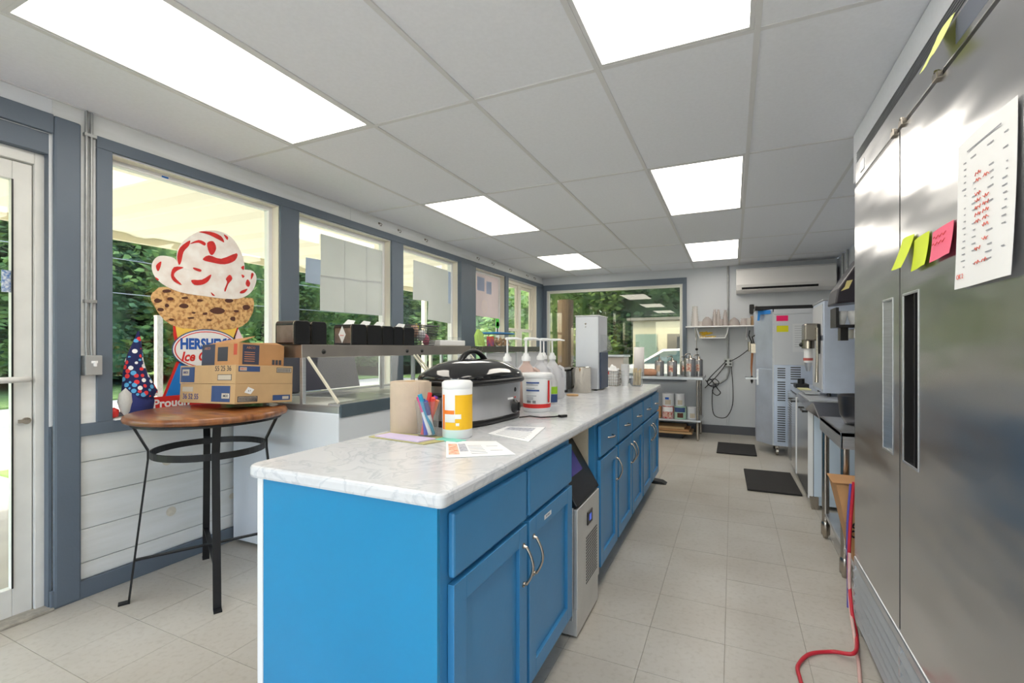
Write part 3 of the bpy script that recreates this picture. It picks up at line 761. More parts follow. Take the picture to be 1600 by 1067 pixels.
# stack of coloured notepads / papers under them
st = [((-1.235, 1.37), (-1.04, 1.335), 'lilac paper pad under the markers and towel roll', (206, 190, 225)), ((-1.24, 1.40), (-1.0, 1.42), 'olive green folder under the lilac pad', (180, 176, 120))]
b = B().prism([(-1.238, 1.352, CZ+.001), (-.968, 1.325, CZ+.001), (-.930, 1.430, CZ+.001), (-.96, 1.47, CZ+.001), (-1.235, 1.46, CZ+.001)], (0, 0, .0025)).build('folder', mat('olive_paper', rgb(190, 184, 130), .8, vary=.1)); tag(b, 'olive green folder lowest under the pens on the counter', 'folder')
b = B().prism([(-1.215, 1.358, CZ+.004), (-1.0, 1.335, CZ+.004), (-.978, 1.41, CZ+.004), (-1.205, 1.43, CZ+.004)], (0, 0, .004)).build('notepad', mat('lilac_paper', rgb(212, 198, 228), .8)); tag(b, 'lilac notepad on the olive folder by the marker cup', 'notepad')
b = B().prism([(-.985, 1.405, CZ+.0012), (-.885, 1.405, CZ+.0012), (-.872, 1.445, CZ+.0012), (-.975, 1.452, CZ+.0012)], (0, 0, .003)).build('notepad', mat('mint_paper', rgb(130, 212, 195), .8)); tag(b, 'mint green note under the wipes canister', 'notepad')
def flyer(label, P, lines, pics):
    z = CZ+.001
    P = [Vector((x, y, z)) for x, y in P]
    s = B().prism(P, (0, 0, .0012)).build('flyer', M_paper); tag(s, label, 'paper', 'printed sheets on the counter')
    def at(u, v): return P[0].lerp(P[1], u).lerp(P[3].lerp(P[2], u), v)+Vector((0, 0, .0013))
    b = B()
    for (u0, u1, v) in lines: b.prism([at(u0, v), at(u1, v), at(u1, v+.02), at(u0, v+.02)], (0, 0, .0002))
    b.build('printed_lines', M_grey, s)
    for (u0, u1, v0, v1, c) in pics:
        B().prism([at(u0, v0), at(u1, v0), at(u1, v1), at(u0, v1)], (0, 0, .0002)).build('picture', c, s)
M_pic = mat('faded_picture', rgb(238, 214, 190), .7, col2=rgb(225, 150, 120), scale=60); M_picg = mat('grey_picture', rgb(206, 208, 216), .7, col2=rgb(150, 154, 170), scale=90)
p = [onZ(*q, CZ)[:2] for q in ((697, 716), (806, 711), (775, 690), (697, 690))]
flyer('white printed flyer with small orange pictures nearest the counter edge', p, [(.38, .62, v) for v in (.15, .25, .35, .45, .55, .65)]+[(.7, .9, v) for v in (.3, .6)], [(.04, .2, .15, .8, M_pic), (.22, .35, .3, .8, M_picg)])
p = [onZ(*q, CZ)[:2] for q in ((762, 678), (826, 691), (852, 668), (792, 667))]
flyer('white printed flyer lying farther back beside the roaster', p, [(.15, .85, v) for v in (.12, .22, .32, .42, .52)], [(.12, .8, .6, .9, M_picg)])

# bucket
bc = Vector((-.951, 2.30, CZ))
t = thing('white_tub', 'round white plastic tub with red base band and blue print beside the roaster', 'tub', bc)
B().lathe(bc, [(.066, 0), (.072, .004), (.079, .175), (.079, .18), (0, .18)], 36).build('tub', M_white, t)
B().lathe(bc, [(.0795, .176), (.084, .178), (.084, .197), (.08, .202), (.075, .199), (0, .199)], 36).build('lid', M_white, t)
vd = math.atan2(-bc.y, -bc.x)
b = B(); b.lathe(bc, [(.0735, .022), (.0742, .043)], 36); b.build('red_band', M_red, t)
def on_cyl(c, r, a, z): return Vector((c[0]+r*math.cos(a), c[1]+r*math.sin(a), c[2]+z))
M_blu = mat('blue_print', rgb(60, 90, 150), .6)
for k, zz in enumerate((.15, .14, .125, .11, .085, .075, .068)):
    curved(bc, .0735+.0006+zz*.033+.002, vd-.75, vd-.75+random.uniform(.5, .95), zz, zz+(.008 if k in (0, 3) else .003), M_blu if k in (0, 3) else M_grey, t, 'print_line', 6)
for k in range(12):
    a = vd-.72+k*.045+(0.12 if k > 6 else 0); curved(bc, .0768, a, a+.022, .048, .062, M_dkink, t, 'barcode_bar', 2)
curved(bc, .0795, vd+.8, vd+.98, .05, .165, M_red, t, 'red_print', 5)

# condiment pump jugs
def jug(label, x, y, rot, tint, short=False):
    t = thing('pump_jug', label, 'jug', (0, 0, 0), 'pump-top gallon jugs beside the tub')
    s = .072; b = B()
    def ring(a, z, r=.02, n=8):
        out = []
        for (cx, cy, a0) in ((a-r, a-r, 0), (-a+r, a-r, 90), (-a+r, -a+r, 180), (a-r, -a+r, 270)):
            for k in range(4):
                th = math.radians(a0+30*k); out.append((cx+r*math.cos(th), cy+r*math.sin(th), z))
        return out
    rings = [ring(s-.004, 0), ring(s, .008), ring(s, .135), ring(s-.004, .16, .03), ring(.048, .205, .03), ring(.026, .236, .024), ring(.021, .245, .0205), ring(.021, .262, .0205)]
    n = 16; vs = [v for r in rings for v in r]
    b.add(vs, [(k*n+i, k*n+(i+1) % n, (k+1)*n+(i+1) % n, (k+1)*n+i) for k in range(7) for i in range(n)], True)
    b.add(rings[0][::-1], [tuple(range(n))]); b.add(rings[-1], [tuple(range(n))])
    b.build('bottle', tint, t)
    B().tube([(.045, 0, .215), (.072, 0, .20), (.078, 0, .165), (.070, 0, .14)], .010, 8).build('grip', tint, t)
    p = B().lathe((0, 0, .258), [(.025, 0), (.025, .022), (.016, .03), (.012, .045), (0, .045)], 20).build('pump_collar', M_white, t)
    B().cyl((0, 0, .30), .0055, .085, 10).build('pump_stem', M_white, t)
    B().lathe((0, 0, .382), [(.013, 0), (.014, .010), (.008, .014), (0, .014)], 14).tube([(0, 0, .389), (.05, 0, .390), (.085, 0, .384)], [.009, .007, .004], 8).build('pump_head', M_white, t)
    t.location = (x, y, CZ); t.rotation_euler = (0, 0, rot)
M_pinkm = glass('pinkish_jug', (.8, .7, .68, 1), .3, .8, rgb(222, 196, 186))
jug('milky pump jug nearest the roaster, its pump lowest', -1.185, 2.42, .25, M_milky)
jug('pump jug filled with pinkish sauce, second from the roaster', -1.10, 2.50, .2, M_pinkm)
jug('milky pump jug third from the roaster, behind the pinkish one', -1.185, 2.68, .1, M_milky)
jug('milky pump jug fourth from the roaster', -1.12, 2.77, .15, M_milky)
jug('milky pump jug fifth from the roaster, at the back', -1.185, 2.99, .2, M_milky)
jug('milky pump jug farthest from the roaster, nearest the steel dispenser', -1.11, 2.97, .1, M_milky) if False else jug('milky pump jug farthest from the roaster, nearest the steel dispenser', -1.10, 2.93, .1, M_milky)
# narrow bottle with green label between tub and jugs
gb = Vector((-.985, 2.62, CZ))
t = thing('squeeze_bottle', 'small bottle with bright green and navy label behind the white tub', 'bottle', gb)
B().lathe(gb, [(.030, 0), (.032, .01), (.032, .13), (.018, .155), (.014, .175), (0, .177)], 24).build('bottle', M_milky, t)
B().lathe(gb, [(.0326, .062), (.0326, .105)], 24).build('green_label', mat('green_label', rgb(150, 200, 40), .5), t)
B().lathe(gb, [(.0326, .012), (.0326, .060)], 24).build('navy_label', M_navy, t)
b = B().lathe((-1.02, 3.12, CZ), [(.03, 0), (.034, .004), (.03, .012), (0, .012)], 20, sx=1.3).build('wooden_dish', M_lwood); tag(b, 'small pale wooden dish at the foot of the jugs', 'dish')

# cup dispenser
def cup_dispenser():
    t = thing('cup_dispenser', 'tall white-fronted steel cup dispenser standing on the counter', 'dispenser', (-1.03, 3.72, CZ))
    x0, x1, y0, y1 = -1.140, -.952, 3.56, 3.84
    B().box(x0, x1, y0, y1, CZ+.012, CZ+.585).build('body', mat('pale_satin_steel', rgb(206, 209, 216), .35, metal=.35, vary=.04, scale=5), t, bevel=.006)
    B().box(x0-.004, x1+.004, y0-.004, y1+.004, CZ+.585, CZ+.592).build('top_cap', M_white, t, bevel=.002)
    B().box(x1, x1+.012, y0+.03, y1-.02, CZ+.012, CZ+.30).build('side_bin', mat('dark_blue_plastic', rgb(52, 66, 92), .35), t, bevel=.004)
    B().hexa([(x1,y0+.06,CZ+.30),(x1+.05,y0+.06,CZ+.32),(x1+.05,y1-.02,CZ+.32),(x1,y1-.02,CZ+.30),(x1,y0+.06,CZ+.44),(x1+.01,y0+.06,CZ+.44),(x1+.01,y1-.02,CZ+.44),(x1,y1-.02,CZ+.44)]).build('chute', M_clear, t)
    B().lathe(((x0+x1)/2-.01, y0, CZ+.525), [(.007, 0), (.006, -.008), (0, -.008)], 12, 'Y').lathe(((x0+x1)/2-.01, y0, CZ+.50), [(.004, 0), (.004, -.004), (0, -.004)], 10, 'Y').build('lock', M_nickel, t)
    for x in (x0+.03, x1-.03):
        for y in (y0+.03, y1-.03): B().cyl((x, y, CZ), .012, .014, 10).build('foot', M_black, t)
cup_dispenser()
sc_ = Vector((-1.045, 3.40, CZ))
t = B().lathe(sc_, [(.073, 0), (.076, .002), (.076, .186), (.079, .19), (.0745, .19), (.0735, .01), (0, .01)], 36).build('steel_canister', mat('mirror_steel', rgb(206, 200, 190), .1, metal=1.0), org=sc_); tag(t, 'open stainless steel cylinder in front of the tall cup dispenser', 'canister')
# steel food warmer behind the jugs
t = thing('food_warmer', 'low steel food warmer on the counter behind the pump jugs', 'food warmer', (-1.165, 3.25, CZ))
B().box(-1.25, -1.13, 3.30, 3.75, CZ+.02, CZ+.16).build('body', M_steel, t, bevel=.006)
B().box(-1.255, -1.125, 3.295, 3.755, CZ+.16, CZ+.175).build('rim', M_blackm, t, bevel=.003)
for y in (3.34, 3.71): B().box(-1.245, -1.135, y-.012, y+.012, CZ, CZ+.02).build('foot', M_black, t)

# wire basket with napkins
wbk_ = Vector((-.965, 4.10, CZ))
t = thing('wire_basket', 'wire basket of white napkins on the counter past the dispenser', 'basket', wbk_)
b = B()
def rrect(hx, hy, z, n=6):
    return [(wbk_.x+sx_*hx, wbk_.y+sy_*hy, wbk_.z+z) for sx_, sy_ in ((-1, -1), (1, -1), (1, 1), (-1, 1))]
for k in range(6):
    z = .004+k*.026; s_ = .055+.012*k/5
    b.tube(rrect(s_, s_+.01, z), .0022, 6, closed=True)
for k in range(7):
    u = -1+2*k/6
    for sy_ in (-1, 1): b.tube([(wbk_.x+u*.055, wbk_.y+sy_*.065, CZ+.004), (wbk_.x+u*.067, wbk_.y+sy_*.077, CZ+.134)], .0015, 5)
    for sx_ in (-1, 1): b.tube([(wbk_.x+sx_*.055, wbk_.y+u*.065, CZ+.004), (wbk_.x+sx_*.067, wbk_.y+u*.077, CZ+.134)], .0015, 5)
b.build('wire_frame', M_nickel, t)
B().box(wbk_.x-.045, wbk_.x-.018, wbk_.y-.078, wbk_.y-.076, CZ+.105, CZ+.128).build('red_tag', M_red, t)
b = B()
b.grid(lambda u, v: (wbk_.x-.05+.1*u, wbk_.y-.055+.11*v, CZ+.13+.02*math.sin(9*u+3*v)*math.sin(7*v)+.05*math.sin(PI*u)*math.sin(PI*v)), 14, 14)
b.box(wbk_.x-.045, wbk_.x+.045, wbk_.y-.05, wbk_.y+.05, CZ+.01, CZ+.13)
o = b.build('napkin_bundle', M_paper); tag(o, 'bundle of white napkins stuffed in the wire basket', 'napkins')
# cup stack, stick glass, small box
cs = Vector((-.862, 4.12, CZ))
for k in range(9):
    o = B().lathe((cs.x, cs.y, CZ+.013*k), [(.026, 0), (.036, .085), (.038, .087), (.036, .088), (.025, .004), (0, .004)], 20).build('foam_cup', M_white, org=(cs.x, cs.y, CZ+.013*k))
    tag(o, ('lowest', 'second from the bottom', 'third from the bottom', 'fourth from the bottom', 'middle', 'fourth from the top', 'third from the top', 'second from the top', 'topmost')[k]+' white foam cup of the stack beside the wire basket', 'cup', 'foam cup stack on the counter')
o = B().box(-.845, -.80, 4.27, 4.33, CZ, CZ+.06).build('card_box', mat('slate_box', rgb(110, 118, 138), .6), bevel=.002); tag(o, 'small slate blue box behind the foam cups', 'box')
gs = Vector((-.765, 4.15, CZ))
t = thing('stick_jar', 'glass jar packed with pale wooden spoons near the counter end', 'jar', gs)
B().lathe(gs, [(.044, 0), (.047, .003), (.05, .12), (.051, .122), (.048, .122), (.045, .006), (0, .006)], 28).build('jar', M_clear, t)
b = B()
for k in range(34):
    a = random.uniform(0, 2*PI); r = .034*math.sqrt(random.random()); tx, ty = random.uniform(-.010, .010), random.uniform(-.010, .010)
    p0 = gs+Vector((r*math.cos(a), r*math.sin(a), .008)); p1 = p0+Vector((tx, ty, random.uniform(.115, .15)))
    b.bar(p0, p1, .009, .002, (random.random()-.5, random.random()-.5, 0))
o = b.build('wooden_sticks', mat('pale_stick', rgb(226, 208, 172), .8, vary=.12, scale=40), t); o['kind'] = 'stuff'

# ================================================================== BAR TABLE
TC = Vector((-2.53, 1.58, 0))
TT = .915
def bar_table():
    t = thing('bar_table', 'round bar-height table with wooden top and black metal legs beside the first window', 'table', TC)
    B().lathe(TC, [(.345, TT-.036), (.362, TT-.030), (.366, TT-.018), (.360, TT-.004), (.352, TT), (0, TT)], 64).build('tabletop', M_wood, t)
    B().lathe(TC, [(.335, TT-.05), (.340, TT-.036), (0, TT-.036)], 48).build('apron_disc', M_blackm, t)
    a0 = math.atan2(-.16, .304)
    for k in range(4):
        a = a0+k*PI/2; d = Vector((math.cos(a), math.sin(a), 0)); s = Vector((-d.y, d.x, 0))
        P = lambda r, z: TC+d*r+Vector((0, 0, z))
        b = B(); pts = [P(.33, TT-.05), P(.268, .70), P(.30, .35), P(.338, .0)]
        b.bar(P(.325, TT-.045), P(.262, .735), .034, .009, s); b.bar(P(.262, .735), P(.262, .69), .034, .009, s); b.bar(P(.262, .69), P(.335, .006), .034, .009, s)
        b.bar(P(.330, .004), P(.375, .004), .034, .008, s)
        b.build('leg', M_blackm, t)
    n = 48; b = B(); vs = []; fs = []
    for i in range(n):
        th = 2*PI*i/n; c, s_ = math.cos(th), math.sin(th)
        for (r, z) in ((.250, .695), (.257, .695), (.257, .728), (.250, .728)): vs.append((TC.x+r*c, TC.y+r*s_, z))
    for i in range(n):
        j = (i+1) % n
        for k in range(4): fs.append((i*4+k, j*4+k, j*4+(k+1) % 4, i*4+(k+1) % 4))
    b.add(vs, fs, False); b.build('foot_ring', M_blackm, t)
    for k in range(2):
        a = a0+k*PI/2; d = Vector((math.cos(a), math.sin(a), 0)); z = .19+.012*k
        b = B().bar(TC-d*.312+Vector((0, 0, z)), TC+d*.312+Vector((0, 0, z)), .024, .007, (0, 0, 1) if False else (-d.y, d.x, 0)); b.build('cross_bar', M_blackm, t)
bar_table()

# cardboard cases on the table
def case(label, near, w, d, h, yaw, pitch, m):
    """near: world position of the near bottom corner; w goes toward -x (left), d toward +y; local x right, y depth"""
    t = thing('cardboard_box', label, 'box', (0, 0, 0), 'cardboard boxes stacked on the bar table')
    B().box(-w, 0, 0, d, 0, h).build('carton', m, t, bevel=.002)
    t.location = near
    t.rotation_euler = (Matrix.Rotation(pitch, 3, Vector((CA, SA, 0))) @ Matrix.Rotation(yaw, 3, 'Z')).to_euler()
    return t
def panelL(t, u0, u1, z0, z1, m, name='print'):    # on the left (front, y=0) face
    return B().box(-u0, -u1, -.0006, 0, z0, z1).build(name, m, t)
def panelR(t, v0, v1, z0, z1, m, name='print'):
    return B().box(0, .0006, v0, v1, z0, z1).build(name, m, t)
LP = (1, 0, 0); UP = (0, 0, 1)
w, d, h = .495, .34, .105
near1 = Vector((-2.355, 1.590, .952))
M_lgrey = mat('label_grey', rgb(196, 186, 170), .8); M_prp = mat('purple_print', rgb(86, 84, 130), .7)
b1 = case('flat cardboard case with blue corner print and white price tag, lowest on the bar table', near1, w, d, h, -.03, -math.radians(4.0), M_card)
pitchv = Matrix.Rotation(-math.radians(4.0), 3, Vector((CA, SA, 0)))
panelL(b1, .04, .20, .01, .095, M_navy); text('lettering', 'ABCO', .022, (-.075, -.0006, .042), LP, UP, M_white, b1, bold=.0008); B().box(-.11, -.045, -.0011, -.0006, .028, .056).build('logo_patch', M_lgrey, b1)
text('lettering', 'ABCO', .017, (-.077, -.0011, .042), LP, UP, M_dkink, b1, bold=.0008)
text('lettering', '36 52 55', .042, (-.39, -.0006, .034), LP, UP, M_prp, b1, bold=.0006); panelL(b1, .37, .47, .062, .088, M_lgrey, 'label')
panelR(b1, .015, .125, .010, .040, M_dkink, 'label'); panelR(b1, .020, .120, .013, .037, M_lgrey, 'label')
for k in range(12): panelR(b1, .024+k*.0078, .028+k*.0078, .015, .035, M_dkink, 'barcode_bar').location.x = .0003
panelR(b1, .215, .325, .012, .042, M_navy); B().box(.0006, .001, .275, .315, .018, .034).build('logo_patch', M_lgrey, b1)
pt = B().prism([(.0008, .05, .060), (.0008, .085, .050), (.0008, .105, .075), (.0008, .070, .090)], (.0006, 0, 0)).build('price_tag', M_white, b1); text('lettering', '$ 7', .012, (.0016, .077, .068), (0, 1, 0), (0, 0, 1), M_dkink, b1)
near2 = near1+pitchv @ Vector((-.002, 0, h+.001))
b2 = case('flat cardboard case marked 55 25 36, middle of the stack on the bar table', near2, w+.005, d, .1, -.03, -math.radians(4.0), M_card)
text('lettering', '55 25 36', .040, (-.105, -.0006, .080), LP, UP, M_dkink, b2)
panelL(b2, .36, .49, .008, .092, M_navy); B().box(-.475, -.41, -.0011, -.0006, .045, .080).build('logo_patch', M_lgrey, b2); text('lettering', 'ABCO', .017, (-.443, -.0011, .062), LP, UP, M_prp, b2, bold=.0008)
panelL(b2, .03, .15, .018, .050, M_dkink, 'label'); panelL(b2, .034, .146, .021, .047, M_lgrey, 'label').location.y = -.0003
panelR(b2, .015, .135, .065, .094, M_navy); B().box(.0006, .001, .022, .060, .070, .088).build('logo_patch', M_lgrey, b2); text('lettering', 'ABCO', .012, (.001, .041, .079), (0, 1, 0), UP, M_red, b2)
panelR(b2, .235, .33, .062, .090, M_dkink, 'label'); panelR(b2, .238, .327, .065, .087, M_lgrey, 'label').location.x = .0003
for k in range(11): panelR(b2, .242+k*.0075, .246+k*.0075, .067, .085, M_dkink, 'barcode_bar').location.x = .0006
near3 = near2+pitchv @ Vector((-.045, .045, .1+.001))
b3 = case('smaller brown carton with dark blue panels and an open flap, on top of the stack', near3, .33, .27, .118, -.03, -math.radians(4.0), M_card2)
M_dknav = mat('dark_navy_print', rgb(56, 62, 84), .6)
panelL(b3, .21, .33, 0, .118, M_dknav); text('lettering', 'ABCO', .02, (-.28, -.0006, .095), LP, UP, mat('tan_print', rgb(190, 130, 96), .7), b3)
panelL(b3, .095, .185, .022, .100, M_dkink, 'picture'); panelL(b3, .016, .045, .055, .115, mat('brick_print', rgb(190, 80, 56), .7), 'red_mark')
panelR(b3, .02, .115, .004, .112, M_dknav); text('lettering', 'ABCO', .018, (.0006, .066, .095), (0, 1, 0), UP, MATS['tan_print'], b3)
for k in range(5): panelR(b3, .03, .09, .02+k*.012, .024+k*.012, MATS['tan_print'], 'print_line').location.x = .0004
for k in range(3): panelR(b3, .195+k*.021, .211+k*.021, .006, .034, M_dkink, 'shipping_mark')
B().hexa([(-.30,.02,.119),(-.02,.005,.119),(-.02,.10,.160),(-.30,.12,.150),(-.30,.02,.122),(-.02,.005,.122),(-.02,.10,.163),(-.30,.12,.153)]).hexa([(-.06,.0,.118),(0,.0,.118),(0,.26,.118),(-.06,.26,.135),(-.06,0,.121),(0,0,.121),(0,.26,.121),(-.06,.26,.138)]).build('flap', M_card2, b3)

# gnome on the sill
def gnome_mat():
    m = bpy.data.materials.new('popsicle_cloth'); m.use_nodes = True; nt = m.node_tree; b = nt.nodes['Principled BSDF']
    tc = nt.nodes.new('ShaderNodeTexCoord')
    v = nt.nodes.new('ShaderNodeTexVoronoi'); v.inputs['Scale'].default_value = 34; nt.links.new(tc.outputs['Object'], v.inputs['Vector'])
    s = nt.nodes.new('ShaderNodeSeparateXYZ'); nt.links.new(v.outputs['Position'], s.inputs[0])
    sp = nt.nodes.new('ShaderNodeSeparateXYZ'); nt.links.new(tc.outputs['Object'], sp.inputs[0])
    r = nt.nodes.new('ShaderNodeValToRGB'); r.color_ramp.interpolation = 'CONSTANT'; e = r.color_ramp.elements
    e[0].position = 0; e[0].color = rgb(226, 60, 64); e[1].position = .36; e[1].color = rgb(240, 240, 240)
    for p, c in ((.62, rgb(90, 170, 220)), ): k = e.new(p); k.color = c
    nt.links.new(v.outputs['Color'], r.inputs[0])
    lt = nt.nodes.new('ShaderNodeMath'); lt.operation = 'LESS_THAN'; lt.inputs[1].default_value = .42
    nt.links.new(v.outputs['Distance'], lt.inputs[0])
    mx = nt.nodes.new('ShaderNodeMixRGB'); mx.inputs[1].default_value = rgb(30, 38, 88); nt.links.new(lt.outputs[0], mx.inputs[0]); nt.links.new(r.outputs[0], mx.inputs[2])
    nt.links.new(mx.outputs[0], b.inputs['Base Color']); b.inputs['Roughness'].default_value = .9
    return m
gx, gy, gz = -2.965, 1.455, .877
t = thing('gnome_figure', 'fabric gnome with tall navy popsicle-print hat on the windowsill', 'gnome', (gx, gy, gz))
B().lathe((gx, gy, gz), [(.05, 0), (.072, .02), (.08, .07), (.074, .12), (.05, .15), (0, .16)], 28, sx=.75).build('body', mat('navy_cloth', rgb(44, 52, 110), .95, bump=.1, bscale=300), t)
b = B(); prof = [(.078, .10), (.080, .13), (.066, .18), (.052, .24), (.040, .30), (.028, .36), (.016, .41), (.004, .46)]
n = 24; vs = []
for (r, z) in prof:
    for i in range(n):
        a = 2*PI*i/n; wv = 1+.05*math.sin(5*a+z*20)
        vs.append((gx+r*.8*wv*math.cos(a), gy+r*wv*math.sin(a)-.02*max(0, z-.36)*2+.012*math.sin(z*16), gz+z))
b.add(vs, [(k*n+i, k*n+(i+1) % n, (k+1)*n+(i+1) % n, (k+1)*n+i) for k in range(len(prof)-1) for i in range(n)], True)
b.build('hat', gnome_mat(), t)
B().lathe((gx+.02, gy-.062, gz+.0), [(.0, .0), (.022, .03), (.034, .08), (.028, .125), (.0, .155)], 16).build('beard', mat('grey_fleece', rgb(200, 198, 194), .95, bump=.3, bscale=150), t)
B().lathe((gx+.0, gy-.105, gz+.0), [(.0, .0), (.02, .005), (.022, .04), (0, .055)], 14).build('mitten', M_red, t)

# ice cream cone standee, printed flat board leaning at the glass
SX = -3.010
def SP(px, py): p = onX(px, py, SX); return (SX, p.y, p.z)
t = thing('cone_display', 'flat printed ice cream cone display with red-swirled scoop against the first window', 'display', (SX, 1.82, .877))
def flat(name, pts, m, layer, th=.0008, sc=.04):
    pts = [SP(*p) for p in pts]
    return B().prism([(SX+layer*.0012, p[1], p[2]) for p in pts], (th, 0, 0)).build(name, m, t)
def blob(pts, sub=3, jit=0.0):
    out = []; n = len(pts)
    for i in range(n):
        p0, p1, p2, p3 = pts[i-1], pts[i], pts[(i+1) % n], pts[(i+2) % n]
        for k in range(sub):
            u = k/sub; f = lambda a, b_, c, d: .5*((2*b_)+(-a+c)*u+(2*a-5*b_+4*c-d)*u*u+(-a+3*b_-3*c+d)*u**3)
            out.append((f(p0[0], p1[0], p2[0], p3[0])+random.uniform(-jit, jit), f(p0[1], p1[1], p2[1], p3[1])+random.uniform(-jit, jit)))
    return out
Z = lambda x, y: (230+x/3.678, 350+y/3.678)
M_scoop = mat('vanilla_print', rgb(248, 245, 240), .6, col2=rgb(238, 228, 220), scale=14)
M_swirl = mat('strawberry_print', rgb(218, 44, 40), .6, vary=.25, scale=30)
M_cone = mat('cookie_print', rgb(226, 184, 126), .8, col2=rgb(176, 124, 76), scale=44, detail=9, lo=.45, hi=.62)
M_chip = mat('chip_print', rgb(88, 52, 40), .8)
M_ckyel = mat('cone_yellow', rgb(246, 206, 92), .6)
flat('cone_wrapper', [Z(*p) for p in ((148, 570), (530, 580), (505, 650), (505, 720), (170, 720), (150, 640))], M_red, 0)
flat('cone_wrapper', [Z(*p) for p in ((160, 575), (518, 585), (495, 655), (470, 720), (190, 720), (170, 640))], M_ckyel, 1)
flat('cone_wrapper', [Z(*p) for p in ((522, 600), (550, 655), (495, 700), (490, 660))], mat('pink_print', rgb(246, 214, 220), .6), 0)
flat('swoosh', [Z(*p) for p in ((168, 790), (400, 790), (400, 1000), (84, 1000))], M_red, 0)
flat('swoosh', [Z(*p) for p in ((182, 800), (400, 800), (400, 1000), (100, 1000))], mat('bright_blue_print', rgb(30, 130, 220), .5), 1)
flat('waffle_scoop', blob([Z(*p) for p in ((90, 362), (30, 395), (20, 430), (50, 490), (100, 555), (180, 595), (300, 605), (420, 610), (500, 600), (560, 575), (600, 520), (612, 450), (590, 425), (450, 420), (250, 390))], 4, .5), M_cone, 2)
for (x, y, a, c) in ((60, 440, 22, 14), (75, 492, 24, 10), (208, 472, 30, 15), (400, 498, 42, 18), (565, 478, 24, 16), (510, 500, 18, 8), (330, 515, 18, 8), (140, 550, 18, 8), (355, 552, 18, 7), (490, 545, 18, 14), (130, 430, 22, 9), (250, 540, 22, 7), (110, 385, 30, 10), (215, 425, 22, 9), (300, 440, 20, 8), (470, 440, 26, 12), (110, 468, 14, 12), (265, 510, 12, 6)):
    flat('chip', blob([Z(x+a*math.cos(q*PI/3)*random.uniform(.7, 1.1), y+c*math.sin(q*PI/3)*random.uniform(.7, 1.2)) for q in range(6)], 2), M_chip, 3)
flat('lower_scoop', blob([Z(*p) for p in ((70, 183), (30, 215), (24, 262), (50, 315), (110, 360), (200, 395), (330, 415), (450, 430), (540, 425), (600, 385), (625, 320), (610, 275), (560, 262), (400, 250), (200, 240), (150, 195))], 4), M_scoop, 4)
flat('upper_scoop', blob([Z(*p) for p in ((165, 200), (175, 140), (220, 85), (300, 42), (400, 40), (470, 70), (520, 130), (552, 215), (540, 280), (400, 285), (230, 262), (180, 240))], 4), M_scoop, 5)
for pts in (((178, 235), (168, 190), (185, 135), (240, 95), (235, 125), (205, 160), (192, 215)), ((240, 115), (290, 92), (330, 108), (325, 125), (290, 108)), ((290, 45), (360, 45), (420, 70), (438, 105), (415, 95), (350, 62)),
            ((340, 110), (375, 100), (392, 140), (372, 178), (352, 165)), ((315, 205), (350, 180), (420, 200), (510, 168), (500, 210), (440, 232), (370, 222)), ((435, 60), (460, 75), (455, 92)),
            ((535, 250), (552, 240), (550, 265)), ((150, 248), (205, 250), (165, 270), (150, 300), (195, 350), (150, 330), (132, 295)), ((262, 250), (305, 262), (300, 275), (265, 262)), ((46, 240), (75, 215), (72, 245), (58, 272)),
            ((250, 322), (310, 320), (362, 290), (350, 325), (315, 348), (268, 350)), ((448, 315), (470, 292), (485, 315), (462, 345), (445, 388), (440, 375), (455, 335)), ((595, 282), (608, 290), (592, 320)), ((572, 318), (588, 340), (578, 362), (562, 345)),
            ((535, 385), (572, 372), (555, 395), (530, 398)), ((538, 290), (555, 300), (545, 310)), ((40, 305), (62, 318), (55, 325)), ((362, 392), (385, 412), (370, 410))):
    flat('swirl', blob([Z(*p) for p in pts], 3), M_swirl, 6)
def oval(cx, cy, a, c, n=40): return [Z(cx+a*math.cos(2*PI*k/n), cy+c*math.sin(2*PI*k/n)) for k in range(n)]
flat('oval_badge', oval(330, 720, 194, 116), M_navy, 7); flat('oval_badge', oval(330, 720, 188, 110), M_white, 8); flat('oval_badge', oval(330, 720, 180, 103), M_red, 9); flat('oval_badge', oval(330, 720, 174, 98), M_white, 10)
zz = lambda x, y, l: (SX+l*.0012, SP(*Z(x, y))[1], SP(*Z(x, y))[2])
M_hb = mat('royal_blue_print', rgb(36, 92, 180), .5)
text('lettering', "HERSHEY'S", .088, zz(335, 692, 11), (0, 1, 0), (0, 0, 1), M_hb, t, bold=.004, sx=.74)
text('lettering', 'Ice Cream', .078, zz(325, 762, 11), (0, 1, 0), (0, 0, 1), M_red, t, bold=.0025, sx=.85, shear=.25)
flat('banner', [Z(*p) for p in ((30, 995), (420, 960), (420, 1060), (32, 1068))], M_red, 7)
text('lettering', 'Proudly', .066, zz(140, 1026, 8), (0, 1, 0), (0, 0, 1), M_white, t, bold=.002)
B().box(SX-.004, SX-.001, 1.66, 1.98, .877, 1.10).build('backing_board', M_card, t)

# conduit and switch on the left wall
t = thing('switch_box', 'grey metal switch box fed by twin conduits between door and first window', 'switch', (XL+.02, 1.238, 1.1))
B().box(XL+.008, XL+.05, 1.205, 1.275, 1.108, 1.208).build('box', mat('galvanised', rgb(168, 170, 170), .4, metal=.7, vary=.15, scale=20), t, bevel=.004)
B().box(XL+.05, XL+.053, 1.207, 1.273, 1.110, 1.206).build('cover_plate', mat('grey_plate', rgb(178, 180, 180), .45, metal=.4), t, bevel=.001)
B().box(XL+.053, XL+.066, 1.236, 1.246, 1.152, 1.175).box(XL+.053, XL+.056, 1.228, 1.254, 1.168, 1.180).build('toggle', M_white, t, bevel=.001)
for y in (1.222, 1.242): B().tube([(XL+.022, y, 2.425), (XL+.022, y, 1.5), (XL+.022, y-.001, 1.25), (XL+.026, y, 1.205)], .0065, 8).build('conduit', MATS['galvanised'], t)
